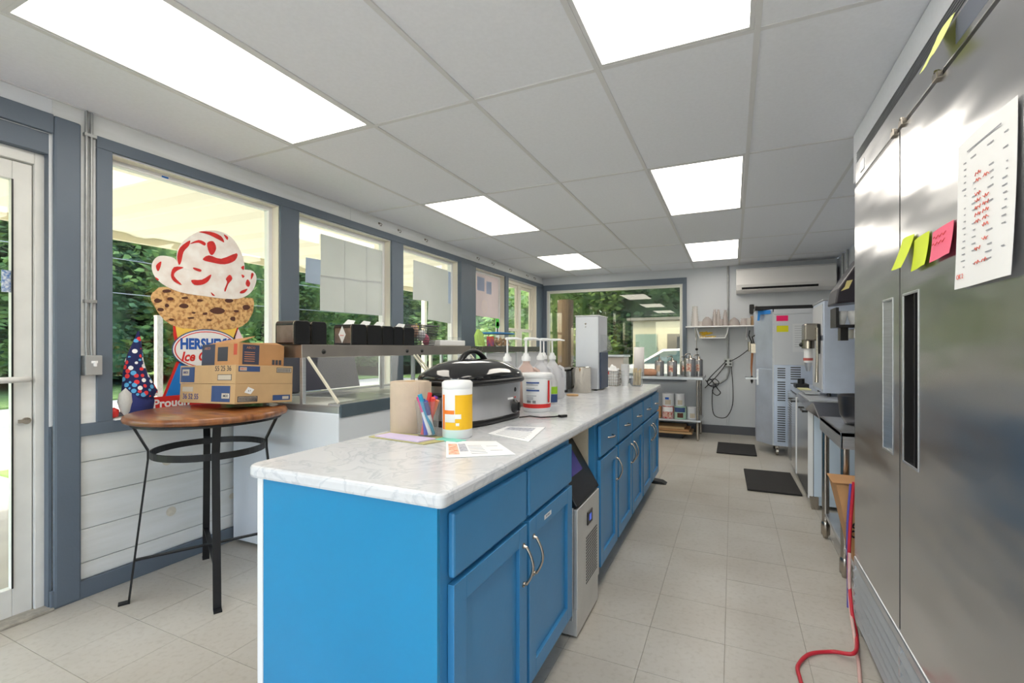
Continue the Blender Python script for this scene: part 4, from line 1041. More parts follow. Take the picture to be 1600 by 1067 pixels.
for z in (2.30, 1.47): B().box(XL+.008, XL+.03, 1.212, 1.262, z, z+.016).build('strap', MATS['galvanised'], t, bevel=.001)

# hooks along the head of the wall
for k, y in enumerate((3.35, 3.62, 4.05, 5.15, 5.55, 6.1, 6.7, 7.0)):
    o = B().tube([(XL+.007, y, 2.385), (XL+.03, y, 2.383), (XL+.042, y, 2.371), (XL+.034, y, 2.358), (XL+.02, y, 2.362)], .004, 6).cyl((XL+.005, y, 2.385), .011, .005, 10, 'X').build('ceiling_hook', M_nickel)
    tag(o, ('metal hook nearest the door', 'second metal hook from the door', 'third metal hook from the door', 'fourth metal hook from the door', 'metal hook above the pinkish poster', 'metal hook above the double-hung sashes', 'next to last metal hook', 'last metal hook by the corner')[k]+' on the white board above the windows', 'hook', 'hooks above the windows')

# ================================================================== PREP STATION UNDER THE WINDOWS
PX = -2.02
def station():
    t = thing('display_cooler', 'white cooler cabinet with steel sneeze guard under the second and third windows', 'display cooler', (-2.5, 3.1, 0))
    ya, yb = 1.965, 4.35
    B().box(XL+.03, PX, ya, yb, .02, .875).build('cabinet', mat('white_enamel', rgb(222, 227, 234), .35), t, bevel=.006)
    B().box(PX, PX+.012, ya+.01, yb-.01, .85, .925).build('front_trim', mat('dark_teal_trim', rgb(72, 88, 98), .4), t, bevel=.002)
    B().box(XL+.03, PX+.002, ya, ya+.02, .875, .915).box(XL+.03, PX+.002, yb-.02, yb, .875, .915).box(PX-.10, PX+.002, ya+.02, yb-.02, .875, .925).box(XL+.03, XL+.10, ya+.02, yb-.02, .875, .915).build('well_rim', M_steel, t, bevel=.002)
    for k in range(6):
        y0 = ya+.03+k*.385
        B().box(XL+.12, PX-.11, y0, y0+.37, .86, .905).build('well_lid' if k % 2 else 'food_well', M_steel if k % 2 else mat('pale_well', rgb(228, 228, 226), .4), t, bevel=.01)
    # shelf on posts
    B().box(-2.64, -2.30, ya-.005, 3.90, 1.186, 1.264).build('shelf', mat('shelf_steel', rgb(176, 168, 160), .3, metal=.9, vary=.15, scale=4), t, bevel=.003)
    for y in (ya+.012, 3.02, 3.88):
        B().box(-2.325, -2.30, y-.012, y+.012, .91, 1.19).build('post', M_steel, t, bevel=.002)
        B().box(-2.64, -2.615, y-.012, y+.012, .91, 1.19).build('post', M_steel, t, bevel=.002)
    for (a, c) in ((ya+.03, 3.0), (3.04, 3.86)):
        B().hexa([(-2.290,a,1.19),(-2.296,a,1.19),(-2.296,c,1.19),(-2.290,c,1.19),(PX-.03,a,.93),(PX-.036,a,.93),(PX-.036,c,.93),(PX-.03,c,.93)]).build('sneeze_glass', M_glass2, t)
        for y in (a, c): B().bar((-2.29, y, 1.19), (PX-.03, y, .93), .012, .012).build('glass_edge_strip', mat('pale_edge', rgb(214, 208, 190), .4), t)
    B().box(-2.61, -2.33, ya+.0, ya+.005, .92, 1.186).build('end_glass', M_glass2, t)
    for y in (2.12, 2.93, 3.12): B().lathe((-2.30, y, 1.222), [(.016, 0), (.012, .008), (0, .012)], 14, 'X').build('knob', M_black, t)
    return t
station()
# dark folded screen leaning inside
b = B().hexa([(-2.90,2.33,.925),(-2.88,2.33,.925),(-2.86,3.02,.925),(-2.88,3.02,.925),(-2.94,2.30,1.20),(-2.92,2.30,1.20),(-2.90,2.99,1.20),(-2.92,2.99,1.20)])
o = b.build('dark_panel', mat('plum_panel', rgb(92, 92, 106), .3, vary=.15, scale=4), bevel=.003); tag(o, 'dark grey flat panel leaning on the window behind the sneeze guard', 'panel')

M_dispb = mat('smoky_face', rgb(124, 108, 98), .12, vary=.4, scale=14); M_disp = mat('dispenser_black', rgb(16, 16, 18), .22)
def napkin_dispenser(y0, y1, x1, label, paper):
    w = y1-y0; z = 1.265
    t = thing('napkin_dispenser', label, 'napkin dispenser', ((x1-.085), (y0+y1)/2, z), 'black napkin dispensers on the steel shelf')
    x0 = x1-.165; ym = (y0+y1)/2; h = .148
    n = 10
    prof = [(y0, 0), (y1, 0), (y1, h-.03)]+[(y1-.02+.02*math.cos(k*PI/10), h-.03+.022*math.sin(k*PI/10)) for k in range(1, 6)]+[(y0+.02-.02*math.sin(k*PI/10), h-.03+.022*math.cos(k*PI/10)) for k in range(1, 6)]
    B().prism([(x0, p[0], z+p[1]) for p in prof], (.165, 0, 0)).build('housing', M_disp, t, bevel=.003)
    B().box(x0+.012, x1-.014, y0-.002, y0+.0, z+.012, z+h-.035).build('side_window', M_dispb, t, bevel=.001)
    B().prism([(x1-.012, p[0]+(.004 if p[0] < ym else -.004)*-1, z+p[1]*1.012) for p in prof], (.005, 0, 0)).build('chrome_edge', M_nickel, t)
    if paper: B().prism([(x0+.04, ym-.03, z+h-.01), (x0+.12, ym-.02, z+h-.01), (x0+.10, ym+.02, z+h+.02), (x0+.05, ym+.01, z+h+.028)], (.002, .006, 0)).build('napkin', M_paper, t)
    return t
sp = [(1.925, 2.032, -2.315, 'black napkin dispenser nearest the door on the steel shelf', 0), (2.048, 2.158, -2.315, 'second black napkin dispenser, beside the one nearest the door', 0),
      (2.372, 2.508, -2.315, 'black napkin dispenser with white diamond sign, first of the row of five', 1), (2.520, 2.662, -2.315, 'second black napkin dispenser in the row of five', 1), (2.672, 2.79, -2.315, 'third black napkin dispenser in the row of five', 1),
      (2.797, 2.90, -2.315, 'fourth black napkin dispenser in the row of five', 0), (2.915, 3.04, -2.315, 'last black napkin dispenser of the row, against the mesh basket', 1)]
nd = [napkin_dispenser(*a) for a in sp]
cx, cz = -2.40, 1.335
dm = B().prism([(cx, 2.3685, cz-.058), (cx+.032, 2.3685, cz), (cx, 2.3685, cz+.058), (cx-.032, 2.3685, cz)], (0, -.0015, 0)).build('diamond_sign', M_white, nd[2])
text('lettering', 'please', .014, (cx, 2.3665, cz-.005), (1, 0, 0), (0, 0, 1), M_red, nd[2])

# mesh basket with odds and ends
t = thing('mesh_basket', 'flared grey mesh basket filled with rolls and packets on the steel shelf', 'basket', (-2.42, 3.22, 1.265))
b = B(); c0 = Vector((-2.42, 3.225, 1.266))
def ringp(hx, hy, z): return [(c0.x-hx, c0.y-hy, c0.z+z), (c0.x+hx, c0.y-hy, c0.z+z), (c0.x+hx, c0.y+hy, c0.z+z), (c0.x-hx, c0.y+hy, c0.z+z)]
for k in range(9): b.tube(ringp(.08+.02*k/8, .115+.045*k/8, .165*k/8), .0026 if 0 < k < 8 else .005, 5, closed=True)
for s_ in (-1, 1):
    for k in range(13):
        u = -1+k/6
        b.tube([(c0.x+s_*.08, c0.y+u*.115, c0.z), (c0.x+s_*.10, c0.y+u*.16, c0.z+.165)], .0022, 4)
        b.tube([(c0.x+u*.08, c0.y+s_*.115, c0.z), (c0.x+u*.10, c0.y+s_*.16, c0.z+.165)], .0022, 4)
b.build('wire_mesh', mat('mesh_grey', rgb(84, 84, 88), .5, metal=.4), t)
B().box(c0.x-.08, c0.x+.08, c0.y-.115, c0.y+.115, c0.z-.001, c0.z+.001).build('base', MATS['mesh_grey'], t)
for (nm, lb, dy, dz, dx, r, c, cat) in (('paper_roll', 'white paper roll in the mesh basket', .02, .085, .02, .045, (226, 226, 232), 'roll'), ('pink_packet', 'pink packet low in the mesh basket', .06, .045, .04, .035, (232, 120, 150), 'packet'),
                               ('tan_packet', 'tan packet at the left side of the mesh basket', -.085, .12, .03, .040, (196, 160, 140), 'packet'), ('lemon_squeezer', 'yellow oval thing sticking up from the mesh basket', -.045, .15, .02, .022, (226, 208, 40), 'utensil')):
    o = B().sphere((c0.x+dx, c0.y+dy, c0.z+dz), r, sz=1.4 if nm != 'paper_roll' else 1.0, sx=.8).build(nm, mat(nm+'_m', rgb(*c), .6, bump=.1, bscale=60)); tag(o, lb, cat)
t = B().box(-2.50, -2.34, 3.44, 3.86, 1.265, 1.315).build('white_tray', M_white, bevel=.006); tag(t, 'low white tray at the far end of the steel shelf', 'tray')
t = B().box(-2.46, -2.38, 3.70, 3.86, 1.316, 1.345).build('plastic_lid_box', M_clear, bevel=.004); tag(t, 'small clear plastic box on the white tray', 'box')

# second station farther along
def station2():
    t = thing('topping_station', 'second window-side counter with dark speckled shelf past the steel shelf', 'counter', (-2.6, 5.4, 0))
    B().box(XL+.03, -2.25, 4.40, 6.30, .05, .88).build('cabinet', MATS['white_enamel'], t, bevel=.004)
    B().box(XL+.03, -2.22, 4.38, 6.32, .88, .91).build('top', M_steel, t, bevel=.004)
    B().box(-2.80, -2.45, 4.48, 6.1, 1.195, 1.262).build('shelf', mat('speckled_dark', rgb(48, 44, 40), .4, col2=rgb(120, 108, 98), scale=120, lo=.55, hi=.65), t, bevel=.002)
    for y in (4.52, 5.3, 6.06):
        for x in (-2.775, -2.475): B().box(x-.012, x+.012, y-.012, y+.012, .91, 1.196).build('post', M_steel, t)
    B().box(-2.48, -2.474, 4.54, 6.04, .93, 1.19).build('guard_glass', M_milky, t)
station2()
b0 = Vector((-2.55, 4.97, 1.263))
t = thing('snack_tub', 'clear tub of orange snacks with a bright blue lid', 'tub', b0)
B().box(b0.x-.10, b0.x+.10, b0.y-.20, b0.y+.20, b0.z, b0.z+.145).build('tub', M_clear, t, bevel=.01)
B().box(b0.x-.11, b0.x+.11, b0.y-.22, b0.y+.22, b0.z+.145, b0.z+.165).build('lid', mat('bright_blue_plastic', rgb(44, 130, 200), .35), t, bevel=.005)
b = B()
for k in range(120):
    x, y, z = random.uniform(-.085, .085), random.uniform(-.18, .18), random.uniform(.012, .10); b.sphere((b0.x+x, b0.y+y, b0.z+z), .013, 6)
o = b.build('snack_pieces', mat('snack_orange', rgb(232, 180, 128), .8, vary=.2, scale=60)); tag(o, 'pile of pale orange snack pieces inside the blue-lidded tub', 'snacks'); o['kind'] = 'stuff'
o = B().prism([(-2.5, 4.38, 1.267), (-2.5, 4.55, 1.267), (-2.52, 4.53, 1.41), (-2.52, 4.45, 1.45), (-2.52, 4.39, 1.38)], (-.03, 0, 0)).build('green_bag', mat('green_bag', rgb(178, 214, 110), .5, vary=.2, scale=20)); tag(o, 'light green snack bag at the near end of the dark shelf', 'bag')
o.location.z += 0
for kk, oo in ((0, None),): pass
o = B().box(-2.49, -2.47, 4.56, 4.70, 1.264, 1.375).build('colourful_packet', mat('orange_packet', rgb(216, 84, 36), .4, col2=rgb(96, 50, 130), scale=14), bevel=.004); tag(o, 'small orange and purple packet between green bag and snack tub', 'packet')
t = thing('green_paddle', 'neon green paddle-shaped tag standing by the blue-lidded tub', 'tag', (-2.60, 5.03, 1.43))
B().lathe((-2.60, 5.03, 1.52), [(.042, 0), (.042, .008)], 20, 'X').box(-2.60, -2.592, 4.99, 5.07, 1.50, 1.60).build('paddle', mat('neon_green', rgb(70, 224, 50), .4), t, bevel=.004)
B().box(-2.60, -2.592, 5.02, 5.04, 1.43, 1.50).build('stem', M_black, t)

# papers taped on the glass of windows 2, 3 and 4
GXp = WX+.004
def wpaper(label, pts, m, off=0):
    P = [(GXp+off, onX(a, c, GXp).y, onX(a, c, GXp).z) for a, c in pts]
    o = B().prism(P, (.0008, 0, 0)).build('window_paper', m); tag(o, label, 'paper', 'papers taped on the windows'); return o
def ppaper(name, col):
    if name in MATS: return MATS[name]
    m = bpy.data.materials.new(name); m.use_nodes = True; nt = m.node_tree; nt.nodes.clear(); o = nt.nodes.new('ShaderNodeOutputMaterial')
    d = nt.nodes.new('ShaderNodeBsdfDiffuse'); tr = nt.nodes.new('ShaderNodeBsdfTranslucent'); mx = nt.nodes.new('ShaderNodeMixShader'); mx.inputs[0].default_value = .6
    n = nt.nodes.new('ShaderNodeTexNoise'); n.inputs['Scale'].default_value = 3; g = nt.nodes.new('ShaderNodeNewGeometry'); nt.links.new(g.outputs['Position'], n.inputs['Vector'])
    r = nt.nodes.new('ShaderNodeValToRGB'); r.color_ramp.elements[0].color = col; r.color_ramp.elements[1].color = tuple(c*.86 for c in col[:3])+(1,)
    nt.links.new(n.outputs['Fac'], r.inputs[0])
    for q in (d, tr): nt.links.new(r.outputs[0], q.inputs[0])
    nt.links.new(d.outputs[0], mx.inputs[1]); nt.links.new(tr.outputs[0], mx.inputs[2]); nt.links.new(mx.outputs[0], o.inputs[0]); MATS[name] = m; return m
M_wp = ppaper('taped_paper', rgb(238, 240, 243)); M_wp2 = ppaper('taped_paper_b', rgb(216, 226, 244)); M_poster = ppaper('poster_back', rgb(244, 234, 240))
for k, (u0, u1) in enumerate(((501, 539), (538, 573), (572, 607))):
    f0, f1 = (u0-501)/105, (u1-501)/105
    wpaper('%s of the upper row of three white sheets on the second window' % ('first', 'middle', 'last')[k], [(u0, 365+30*f0), (u1, 365+30*f1), (u1, 434+12*f1), (u0, 432+12*f0)], M_wp, .001*k)
for k, (u0, u1) in enumerate(((500, 539), (538, 573), (572, 604))):
    f0, f1 = (u0-501)/105, (u1-501)/105
    wpaper('%s of the lower row of three white sheets on the second window' % ('first', 'middle', 'last')[k], [(u0, 430+12*f0), (u1, 430+12*f1), (u1, 485+9*f1), (u0, 485+9*f0)], M_wp, .0005+.001*k)
wpaper('small bluish sheet sticking out at the left of the second window', [(478, 402), (501, 406), (501, 445), (477, 441)], M_wp2, -.001)
wpaper('upper large white sheet on the third window', [(646, 406), (700, 423), (700, 474), (645, 468)], M_wp, 0)
wpaper('lower white sheet reaching down on the third window', [(669, 470), (707, 475), (707, 506), (668, 499)], M_wp, .001)
wpaper('narrow white sheet at the right edge of the third window', [(700, 424), (707, 426), (707, 475), (700, 474)], M_wp2, .002)
ps = wpaper('large pinkish poster seen from the back, filling the top of the fourth window', [(744, 424), (787, 436), (787, 499), (743, 493)], M_poster, 0)
M_pr = mat('poster_blush', rgb(236, 222, 222), .7)
y0_, y1_ = 5.24, 6.02
for (a, c, z0, z1) in ((5.30, 5.50, 2.0, 2.18), (5.55, 5.70, 1.98, 2.15)): B().box(GXp+.0008, GXp+.0012, a, c, z0, z1).build('poster_block', M_wp2, ps)
B().lathe((GXp+.0008, 5.5, 1.80), [(.09, 0), (.085, .0004)], 24, 'X').build('poster_spot', M_pr, ps)

# ================================================================== BACK WALL
def back_table():
    t = thing('steel_work_table', 'stainless steel work table with lower shelf against the back window', 'table', (-.95, 6.85, 0))
    x0, x1, y0, y1 = -2.10, -.355, 6.60, 7.28
    B().box(x0, x1, y0, y1, .815, .855).build('top', M_steel, t, bevel=.005)
    B().box(x0+.03, x1-.03, y0+.03, y1-.03, .25, .275).build('lower_shelf', M_steel, t, bevel=.005)
    for x in (x0+.05, x1-.07):
        for y in (y0+.06, y1-.06): B().cyl((x, y, .02), .021, .80, 14).lathe((x, y, 0), [(.012, 0), (.016, .02), (.021, .025)], 12).build('leg', M_nickel, t)
back_table()
def canister(name, label, x, y, z, r, h, m, hat=None, grp=None, extra=None):
    t = thing(name, label, 'canister' if name != 'paint_can' else 'can', (x, y, z), grp)
    B().lathe((x, y, z), [(r, 0), (r, h), (r*.96, h+.003), (0, h+.003)], 24).build('body', m, t)
    return t
M_canst = mat('dull_canister', rgb(170, 170, 172), .3, metal=.9, vary=.2, scale=9)
def syrup_pump(label, x, y, r, h, lb):
    t = canister('pump_canister', label, x, y, .856, r, h, M_canst, grp='steel pump canisters on the back table')
    B().lathe((x, y, .856+h), [(r*.9, 0), (r*.85, .012), (.02, .018), (.018, .05), (0, .05)], 20).tube([(x, y, .856+h+.045), (x, y, .856+h+.075), (x-.05, y-.05, .856+h+.07), (x-.06, y-.06, .856+h+.05)], .007, 8).build('pump', M_nickel, t)
    curved((x, y, .856), r, -2.2, -1.3, h*.3, h*.75, lb, t, 'label')
M_lbl = mat('cream_label', rgb(226, 216, 196), .6, col2=rgb(190, 90, 80), scale=40)
syrup_pump('steel pump canister at the left of the back table group', -.93, 6.72, .062, .20, MATS['kraft_towel'])
syrup_pump('steel pump canister with paper label, middle of the group', -.76, 6.72, .066, .20, M_lbl)
syrup_pump('tall steel urn with label, rightmost in the canister group', -.53, 6.76, .075, .235, M_lbl)
syrup_pump('steel canister standing behind the middle one', -.62, 7.0, .06, .19, M_lbl)
syrup_pump('dark steel pot beside the wall end of the back table', -.43, 6.92, .055, .22, M_lbl)
o = B().lathe((-1.20, 6.66, .856), [(.02, 0), (.072, 0), (.072, .40), (.02, .40)], 24).build('paper_towel_roll', mat('white_towel', rgb(240, 236, 236), .9)); tag(o, 'tall white paper towel roll on the back table', 'paper towels')
o = B().lathe((-1.19, 6.70, .905), [(0, 0), (.035, .01), (.048, .06), (.05, .16), (.042, .22), (.015, .25), (0, .25)], 14, 'X').build('bread_bag', mat('bread_tan', rgb(214, 160, 128), .7, vary=.15, scale=20)); tag(o, 'tan bagged loaf lying on the back table', 'bag')
o.location.z -= 0
t = thing('countertop_appliance', 'low pale appliance in front of the back window', 'appliance', (-1.75, 6.95, .856))
B().box(-2.02, -1.45, 6.80, 7.20, .857, 1.11).build('body', mat('beige_steel', rgb(196, 186, 178), .4, metal=.3), t, bevel=.01)
B().box(-2.04, -1.43, 6.78, 7.22, 1.11, 1.14).build('lid', M_steel, t, bevel=.006)

def paint_can(label, x, y, z, r, h, body, band, pic=None):
    t = thing('food_can', label, 'can', (x, y, z), 'large cans on the lower shelf')
    B().lathe((x, y, z), [(r*.97, 0), (r, .004), (r, h-.006), (r*1.03, h-.003), (r*1.03, h), (r*.95, h), (r*.94, h-.006), (0, h-.006)], 24).build('can', body, t)
    if band: curved((x, y, z), r, -2.6, -.6, h*.55, h*.92, band, t, 'label_band')
    if pic: curved((x, y, z), r+.0005, -2.0, -1.0, h*.12, h*.5, pic, t, 'label_picture')
M_rcan = mat('red_label', rgb(190, 40, 50), .5, col2=rgb(230, 200, 196), scale=26)
M_gcan = mat('mint_label', rgb(186, 222, 200), .5); M_wcan = mat('white_can', rgb(226, 228, 234), .4)
zs = .276
paint_can('red-labelled can on the lower shelf of the back table', -.815, 6.74, zs, .078, .17, M_rcan, M_paper, MATS['cream_label'])
paint_can('mint and navy labelled can on the lower shelf', -.655, 6.74, zs, .078, .17, M_gcan, M_navy, M_chip)
paint_can('white can at the right end of the lower shelf', -.50, 6.76, zs, .066, .165, M_wcan, None, M_lgrey)
paint_can('white can with small blue word stacked on the red can', -.815, 6.74, zs+.171, .078, .17, M_wcan, None, M_lgrey)
curved((-.815, 6.74, zs+.171), .079, -2.0, -1.35, .09, .12, M_hb, bpy.data.objects['food_can.003'], 'word')
paint_can('plain white can stacked on the mint and navy can', -.66, 6.76, zs+.171, .062, .168, M_wcan, None, M_lgrey)
o = B().box(-1.08, -.91, 6.68, 6.82, zs, zs+.15).build('cardboard_box', M_card2, bevel=.002); tag(o, 'small brown box left of the red can on the lower shelf', 'box')
t = thing('flat_carton_pile', 'flattened brown cartons lying on the floor under the back table', 'cartons', (-.8, 6.85, 0))
for k, (a, c, z, m) in enumerate(((-1.5, -.50, .07, M_card), (-1.5, -.54, .105, M_card2), (-1.4, -.60, .135, M_card))): B().box(a, c, 6.70, 7.05, z, z+.028).build('carton', m, t, bevel=.002)
B().box(-1.4, -.62, 6.75, 7.0, 0, .07).build('dolly_base', M_black, t, bevel=.004)

# wall shelf with glassware and hanging basket
t = thing('wall_shelf', 'thin white shelf on the back wall carrying upturned cups', 'shelf', (-.15, 7.27, 1.54))
B().box(-.62, .30, 7.10, YB-.001, 1.540, 1.556).build('board', M_white, t, bevel=.002)
for x in (-.50, .18): B().bar((x, YB-.012, 1.54), (x, YB-.012, 1.36), .018, .008, (1, 0, 0)).bar((x, YB-.012, 1.40), (x, 7.14, 1.538), .014, .008, (1, 0, 0)).build('bracket', M_white, t)
M_cup = glass('cloudy_glassware', (.80, .76, .74, 1), .1, .35, rgb(206, 196, 192)); M_cupw = glass('frosty_cup', (.9, .88, .86, 1), .15, .35, rgb(226, 220, 216))
def shelfcup(label, x, y, prof, m, grp='cups on the wall shelf'):
    o = B().lathe((x, y, 1.557), prof, 20).build('glass_cup', m, org=(x, y, 1.557)); tag(o, label, 'cup', grp)
stack = lambda r0, r1, h, n: [(r0, 0)]+[q for k in range(n) for q in ((r0+(r1-r0)*k/n, h*k/n), (r0+(r1-r0)*k/n-.004, h*k/n+.004))]+[(r1, h), (0, h)]
shelfcup('tall pale stack of cups at the left end of the wall shelf', -.50, 7.22, stack(.058, .036, .29, 8), M_cupw)
shelfcup('short tumbler beside the tall pale cup stack', -.42, 7.20, stack(.030, .026, .07, 1), M_cupw)
shelfcup('wide domed bowl stack left of the pointed cups', -.335, 7.22, [(.078, 0), (.075, .05), (.055, .10), (.02, .135), (0, .135)], M_cup)
shelfcup('first tall pointed sundae cup stack', -.235, 7.24, stack(.045, .018, .24, 7), M_cup)
shelfcup('second tall pointed sundae cup stack', -.185, 7.20, stack(.045, .018, .235, 7), M_cup)
shelfcup('third tall pointed sundae cup stack', -.095, 7.22, stack(.050, .018, .225, 7), M_cup)
shelfcup('small tumbler in front of the pointed cup stacks', -.145, 7.14, stack(.028, .024, .09, 1), M_cup)
shelfcup('onion-shaped dome cup right of the pointed stacks', .02, 7.22, [(.070, 0), (.072, .04), (.055, .08), (.015, .115), (0, .12)], M_cup)
shelfcup('low stack of bowls near the right end of the shelf', .145, 7.22, stack(.060, .040, .10, 4), M_cup)
shelfcup('small clear tumbler near the amber jar', .205, 7.18, stack(.030, .030, .10, 1), M_cupw)
o = B().lathe((.262, 7.20, 1.557), [(.036, 0), (.038, .004), (.038, .12), (.032, .13), (0, .13)], 20).build('amber_jar', mat('amber_jar', rgb(150, 122, 88), .4), org=(.262, 7.2, 1.557)); tag(o, 'small amber-brown jar at the right end of the wall shelf', 'jar')
t = thing('wall_camera', 'small black device on the wall above the right end of the shelf', 'device', (.25, YB-.03, 1.80))
B().box(.215, .275, YB-.06, YB-.0, 1.73, 1.86).build('housing', M_black, t, bevel=.01)
B().tube([(.275, YB-.03, 1.82), (.31, YB-.04, 1.83), (.33, YB-.02, 1.80)], .008, 8).sphere((.31, YB-.04, 1.80), .018).build('fitting', M_nickel, t)
t = thing('hanging_basket', 'white trapezoid basket of yellow packets hung under the wall shelf', 'basket', (-.26, 7.22, 1.40))
b = B(); b.tube([(-.47, 7.14, 1.537), (-.455, 7.14, 1.45), (-.43, 7.14, 1.385), (-.10, 7.14, 1.385), (-.07, 7.14, 1.45), (-.055, 7.14, 1.537)], .008, 8)
b.tube([(-.47, 7.34, 1.537), (-.455, 7.34, 1.45), (-.43, 7.34, 1.385), (-.10, 7.34, 1.385), (-.07, 7.34, 1.45), (-.055, 7.34, 1.537)], .008, 8)
b.box(-.43, -.10, 7.14, 7.34, 1.378, 1.386).box(-.44, -.09, 7.14, 7.146, 1.40, 1.403).box(-.445, -.085, 7.14, 7.146, 1.42, 1.423)
b.build('frame', M_white, t)
for k in range(22):
    x = -.42+.018*(k % 11)+random.uniform(-.008, .008)+.03*(k//11); z = 1.40+.034*(k//11)+random.uniform(0, .012)
    if k > 15 : z = 1.462
    if k > 15: x = -.41+.025*(k-16)
    o = B().bar((x-.022, 7.18+random.uniform(0, .08), z), (x+.022, 7.2+random.uniform(0, .06), z+random.uniform(-.012, .012)), .026, .018).build('yellow_packet', mat('banana_yellow', rgb(238, 196, 40), .5, vary=.35, scale=40)); tag(o, 'small yellow packet in the hanging basket', 'packet', 'yellow packets in the hanging basket')

# conduit, outlet, cords
t = thing('conduit_outlet', 'grey conduit with a four-way outlet box on the back wall', 'outlet', (-.06, YB-.02, 1.0))
B().tube([(-.06, YB-.018, 2.425), (-.06, YB-.018, 1.08)], .014, 10).tube([(-.05, YB-.02, .98), (-.05, YB-.02, .90), (-.08, YB-.022, .80), (-.16, YB-.024, .74), (-.27, YB-.03, .735)], .014, 10).build('conduit', MATS['galvanised'], t)
bx = B().box(-.115, -.0, YB-.055, YB-.003, .98, 1.09).build('outlet_box', MATS['galvanised'], t, bevel=.004)
for x in (-.088, -.030):
    for z in (1.012, 1.058): B().lathe((x, YB-.055, z), [(.016, 0), (.015, -.004)], 14, 'Y').build('socket', M_black, bx)
def cord(label, pts, r=.006, m=None):
    # smooth catmull
    P = [Vector(p) for p in pts]; out = []
    for i in range(len(P)-1):
        a, b_, c, d = P[max(i-1, 0)], P[i], P[i+1], P[min(i+2, len(P)-1)]
        for k in range(6):
            u = k/6; out.append(.5*((2*b_)+(-a+c)*u+(2*a-5*b_+4*c-d)*u*u+(-a+3*b_-3*c+d)*u**3))
    out.append(P[-1]); o = B().tube(out, r, 6).build('cord', m or M_rope); tag(o, label, 'cord', 'black cords on the back wall'); return o
Yc = YB-.07
cord('black cord running from the outlet up to the steel machine', [(-.02, Yc, 1.06), (.08, Yc, 1.12), (.20, Yc, 1.22), (.30, Yc, 1.33)])
cord('upper black cord slanting from the outlet to the tangle', [(-.09, Yc, 1.05), (-.18, Yc, .95), (-.28, Yc, .84), (-.34, Yc, .76)])
cord('lower black cord slanting from the outlet to the tangle', [(-.09, Yc-.01, 1.01), (-.15, Yc-.01, .92), (-.25, Yc-.01, .79), (-.37, Yc-.01, .66)])
cord('long black cord hanging in a loop below the outlet', [(-.02, Yc, .98), (.0, Yc, .75), (.0, Yc, .45), (-.06, Yc, .28), (-.14, Yc, .235), (-.24, Yc, .27), (-.27, Yc, .40), (-.27, Yc, .58), (-.25, Yc, .70)])
cord('coiled black cord tangle beside the table end', [(-.34, Yc-.02, .76), (-.24, Yc-.02, .80), (-.18, Yc-.02, .74), (-.24, Yc-.02, .68), (-.33, Yc-.02, .72), (-.30, Yc-.02, .80), (-.20, Yc-.02, .66), (-.16, Yc-.02, .60), (-.21, Yc-.02, .56), (-.27, Yc-.02, .62), (-.22, Yc-.02, .72), (-.30, Yc-.02, .70), (-.36, Yc-.02, .78)])
t = thing('pull_cord', 'thin cord with small weight hanging under the left end of the shelf', 'pull cord', (-.48, 7.3, 1.2))
B().tube([(-.48, 7.28, 1.54), (-.48, 7.28, 1.26), (-.47, 7.28, 1.10)], .004, 6).build('string', M_nickel, t)
B().sphere((-.48, 7.28, 1.225), .020).build('weight', M_black, t)

# air conditioner
def aircon():
    t = thing('air_conditioner', 'white wall-mounted split air conditioner high on the back wall', 'air conditioner', (.635, 7.25, 2.0))
    x0, x1 = .045, 1.225
    pr_ = [(YB-.002, 2.015), (YB-.002, 2.345), (7.19, 2.345), (7.165, 2.32), (7.16, 2.12), (7.19, 2.05), (7.24, 2.015)]
    B().prism([(x0, y, z) for y, z in pr_], (x1-x0, 0, 0)).build('casing', mat('ac_white', rgb(228, 226, 224), .4), t, bevel=.006)
    B().hexa([(x0+.07,7.176,2.070),(x1-.20,7.176,2.070),(x1-.20,7.20,2.040),(x0+.07,7.20,2.040),(x0+.07,7.170,2.085),(x1-.20,7.170,2.085),(x1-.20,7.22,2.085),(x0+.07,7.22,2.085)]).build('air_slot', M_black, t)
    B().hexa([(x0+.05,7.165,2.05),(x1-.16,7.165,2.05),(x1-.16,7.20,2.028),(x0+.05,7.20,2.028),(x0+.05,7.163,2.055),(x1-.16,7.163,2.055),(x1-.16,7.202,2.034),(x0+.05,7.202,2.034)]).build('louvre_flap', MATS['ac_white'], t)
aircon()
t = thing('wall_pipes', 'pair of grey pipes in the far right corner near the ceiling', 'pipes', (XR-.02, 6.9, 1.7))
for y in (6.7, 6.95): B().tube([(XR-.02, y, 2.425), (XR-.02, y, 1.7)], .012, 8).build('pipe', MATS['galvanised'], t)

